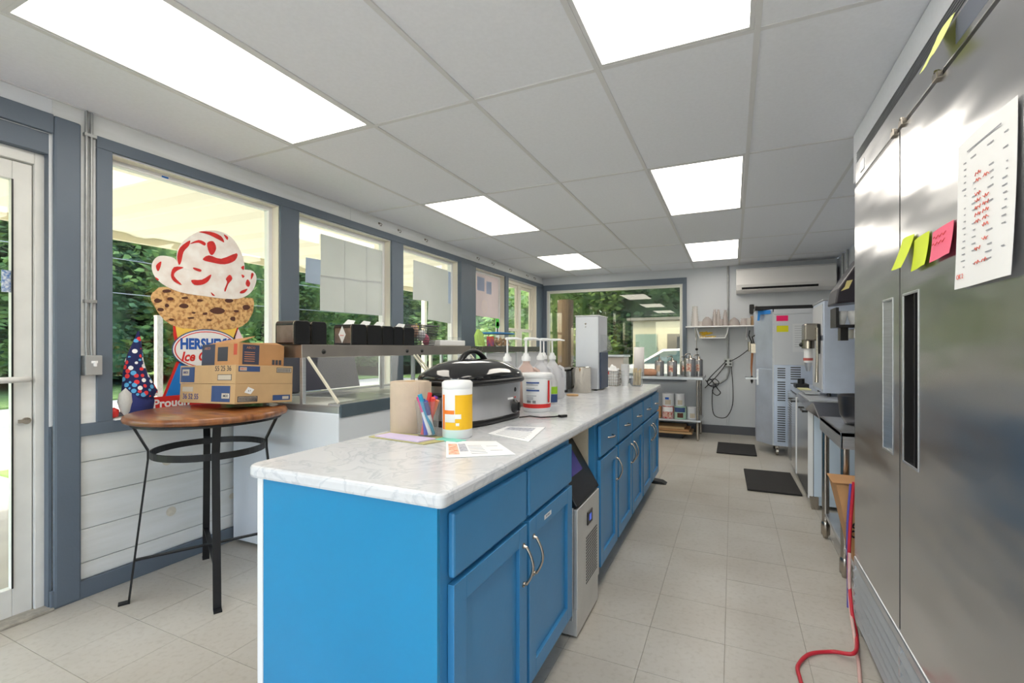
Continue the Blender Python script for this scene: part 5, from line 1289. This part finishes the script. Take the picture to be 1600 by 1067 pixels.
# ================================================================== RIGHT SIDE EQUIPMENT
def soft_serve():
    t = thing('ice_cream_machine', 'tall floor-standing stainless soft-serve machine with pink and yellow notes', 'ice cream machine', (.8, 6.5, 0))
    x0, x1, y0, y1 = .42, 1.22, 6.10, 6.62
    B().box(x0+.01, x1, y0+.003, y1, .12, 1.63).build('body', M_steel2, t, bevel=.004)
    B().box(x0-.0, x0+.01, y0, y1, .12, 1.66).build('front_edge', M_steel, t)
    B().hexa([(.262,y0+.22,.12),(x0,y0,.12),(x0,y1,.12),(.262,y1,.12),(.262,y0+.22,1.0),(x0,y0,1.0),(x0,y1,1.0),(.262,y1,1.0)]).build('lower_front', M_steel2, t, bevel=.004)
    B().hexa([(.262,y0+.24,1.0),(x0,y0+.02,1.0),(x0,y1,1.0),(.262,y1,1.0),(.24,y0+.22,1.69),(x0,y0+.0,1.69),(x0,y1,1.69),(.24,y1,1.69)]).build('upper_front', M_steel2, t, bevel=.004)
    B().box(.24, x1, y0+.06, y1, 1.69, 1.735).build('top_cover', M_blackm, t, bevel=.006)
    p = B().box(x0+.012, x1-.01, y0-.004, y0+.002, 1.05, 1.63).build('side_panel_upper', mat('pale_side_panel', rgb(204, 207, 213), .4, metal=.25), t, bevel=.002)
    p = B().box(x0+.012, x1-.01, y0-.004, y0+.002, 1.635, 1.69).build('side_trim', MATS['pale_side_panel'], t, bevel=.002)
    lp = B().box(x0+.012, x1-.01, y0-.004, y0+.002, .12, 1.045).build('side_panel_lower', M_steel2, t, bevel=.002)
    b = B()
    for (xa, xb, za, zb_) in ((.468, .548, .17, 1.02), (.60, .70, .60, 1.02)):
        z = za
        while z < zb_:
            if not (.58 < z < .62 or .86 < z < .88): b.box(xa, xb, y0-.0055, y0-.004, z, z+.013)
            z += .026
    b.build('vent_slot', mat('slot_dark', rgb(70, 72, 78), .6), lp)['kind'] = 'stuff'
    for (xx, yy) in ((x0+.05, y0+.07), (x0+.05, y1-.07), (x1-.08, y0+.07), (x1-.08, y1-.07)):
        B().lathe((xx-.012, yy, .045), [(.045, 0), (.045, .024)], 16, 'X').box(xx-.02, xx+.02, yy-.025, yy+.025, .085, .12).build('caster', M_nickel, t)
    # spigots on the aisle face
    for yy in (6.42,):
        q = B().box(.20, .26, yy-.07, yy+.07, 1.18, 1.30).cyl((.19, yy-.04, 1.20), .02, .12, 10).build('spigot_block', M_nickel, t, bevel=.004)
        B().tube([(.22, yy-.02, 1.19), (.21, yy-.02, 1.0), (.215, yy-.02, .88)], [.014, .012, .006], 8).build('draw_nozzle', mat('copper_nozzle', rgb(176, 112, 72), .4, metal=.6), q)
        B().lathe((.215, yy-.02, .80), [(0, 0), (.014, .03), (.018, .08), (.010, .10)], 10).build('star_tip', M_black, q)
        B().tube([(.22, yy-.03, 1.30), (.18, yy-.05, 1.40), (.19, yy-.06, 1.46)], .007, 6).tube([(.24, yy+.02, 1.30), (.22, yy-.0, 1.38), (.28, yy-.04, 1.42)], .007, 6).build('handle', M_black, q)
    B().box(.14, .27, 6.32, 6.56, .86, .885).build('drip_tray', M_steel, t, bevel=.003)
    B().box(.262, x0, y0+.19, y0+.20, .80, .99).build('tray_panel', M_steel, t)
soft_serve()
y_ = 6.10
t = B().box(.458, .575, y_-.0066, y_-.0056, 1.553, 1.615).build('sticky_note', mat('hot_pink', rgb(255, 20, 110), .6)); tag(t, 'hot pink note on the side of the soft-serve machine', 'sticky note')
t = B().box(.460, .578, y_-.0066, y_-.0056, 1.428, 1.50).build('sticky_note', mat('acid_yellow', rgb(226, 220, 10), .6)); tag(t, 'acid yellow note below the hot pink one', 'sticky note')
t = B().box(.62, .80, y_-.0060, y_-.0046, 1.20, 1.52).build('paper_sheet', mat('faded_sheet', rgb(214, 216, 220), .7)); tag(t, 'printed white sheet taped to the side of the soft-serve machine', 'paper')
b = B()
for k in range(10): b.box(.64, .64+random.uniform(.08, .14), y_-.0064, y_-.0060, 1.49-.026*k, 1.494-.026*k)
b.build('printed_lines', M_grey, t)
t = B().prism([(.300, y_+.11, 1.64), (.40, y_+.015, 1.64), (.40, y_+.015, 1.685), (.275, y_+.135, 1.685), (.270, y_+.14, 1.57), (.290, y_+.12, 1.57)], (-.0015, -.0015, 0)).build('blue_tape', mat('blue_tape', rgb(30, 124, 206), .6)); tag(t, 'strip of blue tape at the top corner of the soft-serve machine', 'tape')

def undercounter():
    t = thing('undercounter_freezer', 'low white-sided freezer cabinet with two stainless doors along the right wall', 'freezer', (.9, 4.9, 0))
    y0, y1 = 4.20, 5.72
    B().box(.57, XR-.03, y0, y1, .10, .80).build('cabinet', mat('bluish_white', rgb(206, 222, 238), .4), t, bevel=.004)
    B().box(.56, XR-.03, y0+.01, y1, .80, .86).build('top', M_steel2, t, bevel=.004)
    for (a, c) in ((y0+.012, 4.92), (4.985, y1-.012)):
        d = B().box(.535, .565, a, c, .085, .79).build('door', mat('door_steel', rgb(206, 206, 206), .2, metal=.85, vary=.06, scale=3), t, bevel=.004)
        B().box(.531, .566, a-.004, a+.002, .085, .79).build('door_edge', M_white, d)
        B().box(.5655, .571, a-.005, c+.005, .08, .795).build('door_gasket', M_black, d)
        B().box(.505, .536, (a+c)/2-.0, (a+c)/2+.02, .735, .75).box(.500, .512, a+.06, a+.20, .735, .752).box(.51, .536, a+.07, a+.085, .735, .75).build('handle', M_black, d, bevel=.002)
    B().box(.60, XR-.05, y0+.02, y1-.02, .03, .10).build('plinth', MATS['bluish_white'], t)
    B().hexa([(.555,y0+.0,.0),(.60,y0+.0,.0),(.60,y0+.06,.0),(.555,y0+.06,.0),(.54,y0,.10),(.60,y0,.10),(.60,y0+.06,.10),(.54,y0+.06,.10)]).build('corner_foot', M_nickel, t)
    for y in (y0+.1, y1-.1): B().cyl((XR-.12, y, 0), .025, .05, 10).cyl((.65, y, 0), .025, .05, 10).build('foot', M_black, t)
    b = B()
    for k in range(26): b.box(.5335, .535, 5.36, 5.60, .12+.024*k, .130+.024*k)
    b.build('vent_slot', MATS['slot_dark'], t)['kind'] = 'stuff'
undercounter()
# drip tray / sink box nearest
t = thing('ice_bin', 'polished steel bin projecting from the near end of the freezer cabinet', 'bin', (.8, 4.05, .73))
b = B().box(.505, 1.0, 3.86, 4.42, .80, .862); b.hexa([(.535,3.92,.80),(1.0,3.92,.80),(1.0,4.19,.80),(.535,4.19,.80),(.505,3.86,.84),(1.0,3.86,.84),(1.0,4.19,.84),(.505,4.19,.84)])
b = B().hexa([(.565,3.92,.735),(1.0,3.92,.735),(1.0,4.19,.735),(.51,4.19,.77),(.512,3.86,.862),(1.0,3.86,.862),(1.0,4.42,.862),(.47,4.42,.862)])
b.build('basin', mat('polished_steel', rgb(196, 200, 212), .12, metal=1.0), t, bevel=.006)
B().box(.49, 1.01, 3.85, 4.44, .862, .880).build('rim', M_steel, t, bevel=.005)

def shake_dispenser():
    t = thing('shake_machine', 'tall stainless countertop machine with a chrome dispensing head', 'machine', (.8, 4.5, .88))
    x0, x1, y0, y1 = .62, .98, 4.12, 4.62
    B().box(x0, x1, y0, y1, .905, 1.60).build('body', M_steel2, t, bevel=.006)
    B().box(x0-.006, x0, y0+.02, y1-.02, 1.34, 1.575).build('front_header', MATS['pale_side_panel'], t, bevel=.002)
    B().box(x0-.006, x0, y0+.02, y1-.02, .93, 1.30).build('front_lower', MATS['pale_side_panel'], t, bevel=.002)
    B().box(x0-.004, x1+.004, y0-.004, y1+.004, 1.60, 1.612).build('top_cap', M_steel, t, bevel=.003)
    h = B().box(x0-.11, x0-.006, 4.22, 4.40, 1.30, 1.435).cyl((x0-.075, 4.31, 1.24), .045, .07, 16).build('head', M_nickel, t, bevel=.012)
    B().cyl((x0-.075, 4.31, 1.13), .030, .115, 16).build('nozzle_sleeve', M_white, h)
    B().lathe((x0-.075, 4.31, 1.145), [(.034, 0), (.034, .02)], 16).build('red_ring', mat('dull_red_ring', rgb(180, 90, 84), .5), h)
    B().lathe((x0-.075, 4.31, 1.06), [(.012, 0), (.02, .03), (.026, .07)], 14).build('nozzle_tip', M_steel, h)
    B().tube([(x0-.03, 4.20, 1.40), (x0-.03, 4.19, 1.20), (x0-.035, 4.185, .98)], [.008, .008, .014], 8).build('lever', M_nickel, h)
    B().box(x0-.03, x0-.01, 4.20, 4.24, 1.20, 1.43).sphere((x0-.12, 4.31, 1.27), .018).build('black_clip', M_black, h)
    for (x, y) in ((x0+.04, y0+.04), (x0+.04, y1-.04), (x1-.04, y0+.04), (x1-.04, y1-.04)): B().cyl((x, y, .88), .014, .027, 10).build('foot', M_black, t)
    B().box(.49+.02, x0-.01, 4.20, 4.42, .885, .90).build('drip_tray', M_steel, t, bevel=.003)
shake_dispenser()
o = B().box(.55, .66, 5.15, 5.35, .862, .90).cyl((.60, 5.2, .90), .03, .05, 12).build('small_scale', M_blackm, bevel=.003); tag(o, 'small dark device on the freezer top by the soft-serve machine', 'device')
o = B().box(.55, .64, 4.86, 5.05, .862, .874).build('folded_cloth', mat('yellowish_cloth', rgb(206, 204, 160), .9), bevel=.003); tag(o, 'folded yellowish cloth on the freezer top', 'cloth')

def steel_side_table():
    t = thing('steel_side_table', 'narrow stainless table between the refrigerator and the freezer cabinet', 'table', (.9, 3.3, 0))
    x0, x1, y0, y1 = .53, XR-.03, 3.0, 3.66
    B().box(x0, x1, y0, y1, .765, .79).build('top', M_steel, t, bevel=.003)
    B().box(x0, x0+.012, y0, y1, .70, .79).box(x0, x1, y0, y0+.012, .70, .79).build('front_rim', M_steel, t, bevel=.003)
    for x in (x0+.025, x1-.04):
        for y in (y0+.03, y1-.05): B().cyl((x, y, .02), .021, .745, 14).lathe((x, y, 0), [(.014, 0), (.018, .02), (.026, .025), (.026, .10), (.021, .11)], 12).build('leg', M_nickel, t)
    B().box(x0+.02, x1-.02, y0-.27, y1-.03, .14, .165).build('lower_shelf', M_steel, t, bevel=.003)
steel_side_table()
def mixer():
    t = thing('drink_mixer', 'dark countertop mixer with grey column and round bowl beside the refrigerator', 'mixer', (.72, 3.4, .79))
    B().lathe((.70, 3.34, .79), [(.06, 0), (.09, .004), (.115, .06), (.125, .17), (.128, .175), (.12, .17), (.108, .06), (0, .02)], 28).build('bowl', mat('dark_bowl', rgb(74, 74, 78), .3, metal=.6), t)
    B().box(.84, .96, 3.40, 3.56, .79, 1.62).build('column', M_steel, t, bevel=.01)
    B().box(.66, .95, 3.36, 3.54, 1.30, 1.36).build('bracket', M_steel, t, bevel=.006)
    B().hexa([(.562,3.34,1.51),(.80,3.34,1.53),(.80,3.60,1.53),(.562,3.60,1.51),(.575,3.34,1.60),(.70,3.34,1.80),(.70,3.60,1.80),(.575,3.60,1.60)]).build('hood', mat('plum_black', rgb(52, 48, 56), .3), t, bevel=.01)
    B().prism([(.59, 3.338, 1.585), (.63, 3.338, 1.60), (.65, 3.338, 1.65), (.62, 3.338, 1.645), (.61, 3.338, 1.61)], (0, -.002, 0)).build('yellow_sticker', mat('pale_yellow_sticker', rgb(236, 220, 150), .5), t)
    for x in (.610, .675): B().lathe((x, 3.44, 1.385), [(.018, 0), (.030, .05), (.034, .085), (0, .085)], 14).build('cup_holder', M_white, t)
    B().box(.57, .90, 3.36, 3.54, 1.37, 1.385).box(.57, .585, 3.36, 3.54, 1.385, 1.49).box(.60, .64, 3.40, 3.48, 1.29, 1.37).build('guard', M_black, t)
mixer()
t = thing('spray_bottle', 'white bottle with orange cap standing on the narrow steel table', 'bottle', (.64, 3.02, .79))
B().lathe((.655, 3.06, .79), [(.0, 0), (.03, 0), (.032, .02), (.02, .045), (.012, .06), (0, .06)], 16).build('bottle', M_white, t)
B().cyl((.655, 3.06, .85), .012, .035, 12).build('cap', mat('orange_cap', rgb(240, 150, 30), .4), t)

# hanging cardboard box by the side table
t = thing('cardboard_box', 'brown box with black recycling print wedged between steel table and refrigerator', 'box', (.56, 2.9, .2))
def bxp(z, x0, x1): return [(x0, 2.80, z), (x1, 2.80, z), (x1, 2.97, z), (x0, 2.97, z)]
B().hexa([(.556,2.80,.166),(.80,2.80,.166),(.80,2.97,.166),(.556,2.97,.166),(.468,2.76,.565),(.80,2.76,.565),(.80,2.97,.565),(.468,2.97,.565)]).build('carton', M_card2, t, bevel=.002)
B().hexa([(.466,2.76,.566),(.80,2.76,.566),(.80,2.97,.566),(.466,2.97,.566),(.450,2.74,.578),(.80,2.75,.585),(.80,2.97,.570),(.460,2.97,.570)]).build('flap', MATS['brown_cardboard'], t)
n_ = Vector((0, -.365, .04)).cross(Vector((1, 0, 0))).normalized()
text('recycling_mark', 'OXO', .05, (.535, 2.783-.004, .36), (.10, .0, -.35), (1, 0, .2), M_black, t, bold=.002)

# red / blue hoses down beside the refrigerator and cord on the floor
def hose(label, pts, r, m):
    P = [Vector(p) for p in pts]; out = []
    for i in range(len(P)-1):
        a, b_, c, d = P[max(i-1, 0)], P[i], P[i+1], P[min(i+2, len(P)-1)]
        for k in range(8):
            u = k/8; out.append(.5*((2*b_)+(-a+c)*u+(2*a-5*b_+4*c-d)*u*u+(-a+3*b_-3*c+d)*u**3))
    out.append(P[-1]); o = B().tube(out, r, 8).build('hose', m); tag(o, label, 'hose'); return o
M_rh = mat('red_hose', rgb(196, 40, 56), .4)
f = lambda px, py, z=.008: tuple(onZ(px, py, z))
hose('thin red hose hanging beside the refrigerator and looping over the floor', [(.515, 2.62, .62), (.50, 2.62, .40), (.492, 2.60, .20), (.485, 2.50, .06), f(1338, 990), f(1335, 1020, .03), f(1300, 1018), f(1265, 1022), f(1247, 1040), f(1250, 1060), (f(1258, 1085))], .0075, M_rh)
hose('thin blue-violet hose hanging beside the refrigerator', [(.51, 2.66, .60), (.498, 2.66, .40), (.500, 2.66, .20), (.50, 2.66, .012)], .006, mat('violet_hose', rgb(90, 84, 170), .4))
hose('pale pink-white cord running along the foot of the refrigerator', [(.49, 2.58, .30), (.485, 2.55, .10), f(1336, 1000, .006), f(1342, 1040, .006), f(1345, 1085, .006)], .007, mat('pinkish_cord', rgb(214, 176, 168), .5))

# rubber mats
o = B().box(.0, .43, 0, .66, 0, .014).build('floor_mat', M_rubber, bevel=.003, org=(0, 0, 0)); o.location = (-.175, 5.975, .001); tag(o, 'black rubber mat in front of the soft-serve machine', 'mat')
o = B().box(0, .415, 0, .76, 0, .014).build('floor_mat', M_rubber, bevel=.003, org=(0, 0, 0)); o.location = (.118, 4.52, .001); o.rotation_euler = (0, 0, .02); tag(o, 'black rubber mat in front of the freezer cabinet', 'mat')

# ================================================================== OUTDOORS
g = struct(B().box(-120, XL-.14, -60, 120, -.25, -.10).box(XL-.14, 60, YB+.14, 120, -.25, -.10).box(XL-.14, 60, -60, YF-.12, -.25, -.10).build('ground', mat('gravel_drive', rgb(170, 164, 154), .95, vary=.12, scale=3, pos=True), org=(0, 0, -.1)))
M_grass = mat('grass', rgb(124, 150, 76), .95, vary=.35, scale=6, pos=True, bump=.4, bscale=40)
struct(B().box(-30, -14.5, -20, 60, -.12, -.06).build('lawn', M_grass, org=(-22, 20, -.1)))
struct(B().box(-7.2, -5.6, 2.2, 40, -.12, -.08).box(-7.2, -4.2, -8, .9, -.12, -.08).build('grass_verge', M_grass, org=(-6, 10, -.1)))
struct(B().box(-30, 40, 17, 60, -.12, -.06).build('back_lawn', M_grass, org=(0, 40, -.1)))
# canopy over the service windows
def canopy_mat():
    m = bpy.data.materials.new('canopy_sheet'); m.use_nodes = True; nt = m.node_tree; nt.nodes.clear(); o = nt.nodes.new('ShaderNodeOutputMaterial')
    d = nt.nodes.new('ShaderNodeBsdfDiffuse'); d.inputs[0].default_value = rgb(214, 203, 180); tr = nt.nodes.new('ShaderNodeBsdfTranslucent'); tr.inputs[0].default_value = rgb(240, 226, 196)
    mx = nt.nodes.new('ShaderNodeMixShader'); mx.inputs[0].default_value = .14
    nt.links.new(d.outputs[0], mx.inputs[1]); nt.links.new(tr.outputs[0], mx.inputs[2]); nt.links.new(mx.outputs[0], o.inputs[0]); return m
t = thing('canopy', 'cream ribbed canopy roof outside along the window wall', 'canopy', (-5, 6, 2.6))
b = B(); n = 120; ya, yb = -3.0, 9.8
def cpt(x, k, top=0):
    y = ya+(yb-ya)*k/n; z = 2.62+.012*(-x-3.1)+(.03 if (k//2) % 3 else 0)+top; return (x, y, z)
vs = [cpt(x, k) for x in (-3.1, -7.0) for k in range(n+1)]
b.add(vs, [(k, k+1, n+1+k+1, n+1+k) for k in range(n)])
b.build('ribbed_sheet', canopy_mat(), t)
M_beam = mat('cream_beam', rgb(228, 216, 190), .6, vary=.06, scale=4)
B().box(-7.06, -6.98, ya, yb, 2.60, 2.76).build('edge_beam', M_beam, t, bevel=.004)
for y in (-2.6, 9.6): B().box(-7.06, -6.96, y-.05, y+.05, -.1, 2.62).build('post', M_beam, t, bevel=.004)
# utility pole, fence posts, wires
M_grw = mat('weathered_wood', rgb(178, 166, 146), .9, vary=.25, scale=12, stretch=(4, 4, 1))
for k, (x, y, h_) in enumerate(((-11.5, 6.05, 1.95), (-11.5, 3.3, .95), (-11.5, 10.6, .95), (-11.5, 13.4, .95), (-11.5, 16.2, .95))):
    o = B().box(x-.06, x+.06, y-.06, y+.06, -.1, h_).box(x-.065, x+.065, y-.065, y+.065, h_-.02, h_+.01).build('wooden_post', M_grw, bevel=.006); tag(o, ['taller weathered post outside the first window', 'low post outside nearest the door', 'low post outside the second window', 'low post outside the third window', 'farthest low post outside'][k], 'post', 'wooden posts beyond the driveway')
t = thing('overhead_wires', 'pale wires crossing outside in front of the trees', 'wires', (-13, 8, 2.5))
for z in (3.35, 2.55): B().tube([(-13, -4, z+.05), (-13, 8, z-.05), (-13, 30, z+.1)], .008, 5).build('wire', MATS['galvanised'], t)
o = B().box(-12.2, -11.8, 10.0, 10.9, -.1, .9).box(-12.25, -11.75, 9.95, 10.95, .9, 1.0).build('utility_cabinet', mat('grey_cabinet', rgb(150, 158, 158), .6), bevel=.02); tag(o, 'small grey cabinet on the verge among the trees', 'cabinet')

M_leaf = mat('leaf_green', rgb(128, 156, 84), .8, col2=rgb(64, 98, 50), scale=2.0, pos=True, detail=6)
M_leaf2 = mat('leaf_green_dark', rgb(96, 130, 84), .8, col2=rgb(48, 80, 50), scale=2.0, pos=True, detail=6)
M_bark = mat('bark', rgb(96, 80, 64), .9, vary=.3, scale=10, bump=.3, bscale=30)
def tree_proto(kind, seed):
    rnd = random.Random(seed); Ht = 9.0; t = thing('tree', 'x', 'tree')
    B().tube([(0, 0, -.2), (.06, .03, 2.5), (-.05, .05, 5.5), (0, 0, 8)], [.22, .17, .12, .04], 8).build('trunk', M_bark, t)
    b = B(); core = []
    N = 9000
    for k in range(N):
        z = .35+(Ht-.35)*rnd.random()**1.15; u = z/Ht
        if kind == 0: R = 2.5*(1-u)**.75+.15; R *= .75+.25*math.sin(z*7+rnd.random())
        else: R = 2.6*math.sqrt(max(0.02, 1-((u-.48)/.54)**2))*(1+.18*math.sin(z*2.3+seed))
        a = rnd.random()*2*PI; rr = R*(1-.45*rnd.random()**2)*(1+.14*math.sin(5*a+z*3))
        p = Vector((rr*math.cos(a), rr*math.sin(a), z)); s = rnd.uniform(.10, .20)
        d1 = Vector((math.cos(a), math.sin(a), rnd.uniform(-.9, .2) if kind == 0 else rnd.uniform(-.6, .6)))+Vector((rnd.uniform(-.6, .6), rnd.uniform(-.6, .6), 0)); d1.normalize()
        d2 = d1.cross(Vector((rnd.uniform(-1, 1), rnd.uniform(-1, 1), rnd.uniform(-1, 1)))).normalized()
        k4 = len(b.v); b.v += [tuple(p-d2*s*.4), tuple(p+d1*s), tuple(p+d2*s*.4), tuple(p-d1*s*.5)]; b.f.append((k4, k4+1, k4+2, k4+3)); b.sm.append(False)
    m = M_leaf2 if kind == 0 else M_leaf
    prof = []
    for q in range(11):
        u = .06+.9*q/10; z = Ht*u
        R = 2.0*(1-u)**.75 if kind == 0 else 2.0*math.sqrt(max(0.0, 1-((u-.48)/.54)**2)); prof.append((max(.02, R*.8), z))
    b.lathe((0, 0, 0), prof, 14)
    b.build('foliage', m, t)
    return t
pr0, pr1 = tree_proto(0, 3), tree_proto(1, 5)
rt = random.Random(11)
used = {0: False, 1: False}
def plant(x, y, s, label, kind):
    src = (pr0, pr1)[kind]
    if not used[kind]: o = src; used[kind] = True
    else: o = copy_tree(src)
    o.location = (x, y, -.1); o.rotation_euler = (0, 0, rt.random()*6.28); o.scale = (s*1.15, s*1.15, s)
    o['label'] = label; o['group'] = 'trees across the driveway'
k = 0
where = ['seen through the entrance door glass', 'left of the first window post', 'behind the tall weathered post', 'behind the cone display', 'right of the cone display', 'left part of the second window', 'behind the napkin dispensers', 'left edge of the third window', 'under the sheets of the third window', 'below the pinkish poster', 'behind the double-hung sashes', 'at the far end of the row']
for y in (0.5, 4.2, 8.0, 11.6, 15.4, 19.2, 23.5, 28.0, 33.0, 38.5, 45, 53):
    plant(-20-rt.uniform(-1, 1.5), y+rt.uniform(-.6, .6), rt.uniform(.95, 1.25), 'dark green tree across the driveway, front row, '+where[k], k % 2); k += 1
k = 0
for y in (-2, 2.3, 6.4, 10.2, 14.0, 18, 22.5, 27.5, 33, 39, 46, 56):
    plant(-24.5-rt.uniform(-1, 1), y, rt.uniform(1.2, 1.5), 'taller tree in the back row, '+where[k], (k+1) % 2); k += 1
# hillside behind
struct(B().grid(lambda u, v: (-29-9*v, -40+150*u, -.1+10*v+1.2*math.sin(9*u*3)*v), 40, 8).build('hillside', mat('hill_green', rgb(62, 92, 50), .95, col2=rgb(30, 54, 28), scale=.8, pos=True, detail=8), org=(-35, 30, 0)))
# behind the back window
kb = 0
for (x, y, s, kd) in ((-9.5, 19, 1.0, 0), (-6.6, 17.5, 1.05, 1), (-3.6, 22, 1.3, 0), (-.6, 25, 1.2, 1), (2.5, 24, 1.3, 0), (-12.5, 22, 1.3, 1)):
    plant(x, y, s, 'tree behind the building seen through the back window, '+('far left', 'left of the wooden post', 'behind the white building, left', 'behind the white building', 'behind the white building, right', 'beyond the left edge')[kb], kd); kb += 1
t = thing('outbuilding', 'low white outbuilding beyond the back window', 'building', (-1.2, 15, -.1))
B().box(-2.7, 1.6, 14, 17, -.1, 2.05).build('walls', mat('cream_siding', rgb(186, 182, 160), .7, vary=.05, scale=4), t)
B().hexa([(-2.85,13.85,2.05),(1.8,13.85,2.05),(1.8,17.2,2.05),(-2.85,17.2,2.05),(-2.85,13.85,2.13),(1.8,13.85,2.13),(1.8,17.2,2.2),(-2.85,17.2,2.2)]).build('roof', mat('roof_grey', rgb(120, 118, 112), .8), t)
B().box(-1.72, -1.20, 13.97, 14.0, -.1, 1.65).build('door', mat('dark_doorway', rgb(60, 62, 66), .6), t)
B().box(-2.62, -2.0, 13.97, 14.0, .85, 1.65).build('window', mat('teal_glass', rgb(120, 142, 132), .3), t)
def car():
    t = thing('parked_car', 'white car parked outside behind the back window', 'car', (-1.2, 11.5, -.1))
    M_car = mat('car_white', rgb(236, 238, 242), .25, coat=.5)
    pr_ = [(-2.9, .25), (-2.95, .60), (-2.75, .78), (-2.0, .88), (-1.45, 1.22), (-.2, 1.26), (.45, .95), (1.0, .86), (1.1, .55), (1.05, .25)]
    B().prism([(x, 10.9, z) for x, z in pr_], (0, 1.7, 0)).build('body', M_car, t, bevel=.08)
    gl = mat('car_glass', rgb(96, 120, 126), .1)
    B().prism([(-1.88, 10.885, .90), (-1.42, 10.885, 1.17), (-.85, 10.885, 1.20), (-.85, 10.885, .90)], (0, .02, 0)).build('window', gl, t)
    B().prism([(-.78, 10.885, .90), (-.78, 10.885, 1.20), (-.25, 10.885, 1.20), (.32, 10.885, .92)], (0, .02, 0)).build('window', gl, t)
    for x in (-2.2, .35): B().lathe((x, 10.88, .22), [(.32, 0), (.32, .2)], 24, 'Y').build('wheel', M_black, t); 
    for x in (-2.2, .35): B().lathe((x, 10.87, .22), [(.18, 0), (.18, .012)], 20, 'Y').build('hubcap', M_nickel, t)
    for x in (-2.2, .35): B().lathe((x, 12.42, .22), [(.32, 0), (.32, .2)], 24, 'Y').build('wheel', M_black, t)
car()
o = B().cyl((-3.85, 11.2, -.1), .20, 2.55, 16).build('timber_post', mat('brown_timber', rgb(112, 90, 70), .9, vary=.25, scale=8, stretch=(3, 3, 1)), org=(-3.85, 11.2, -.1)); tag(o, 'thick brown timber post standing outside the back window', 'post')
b = B()
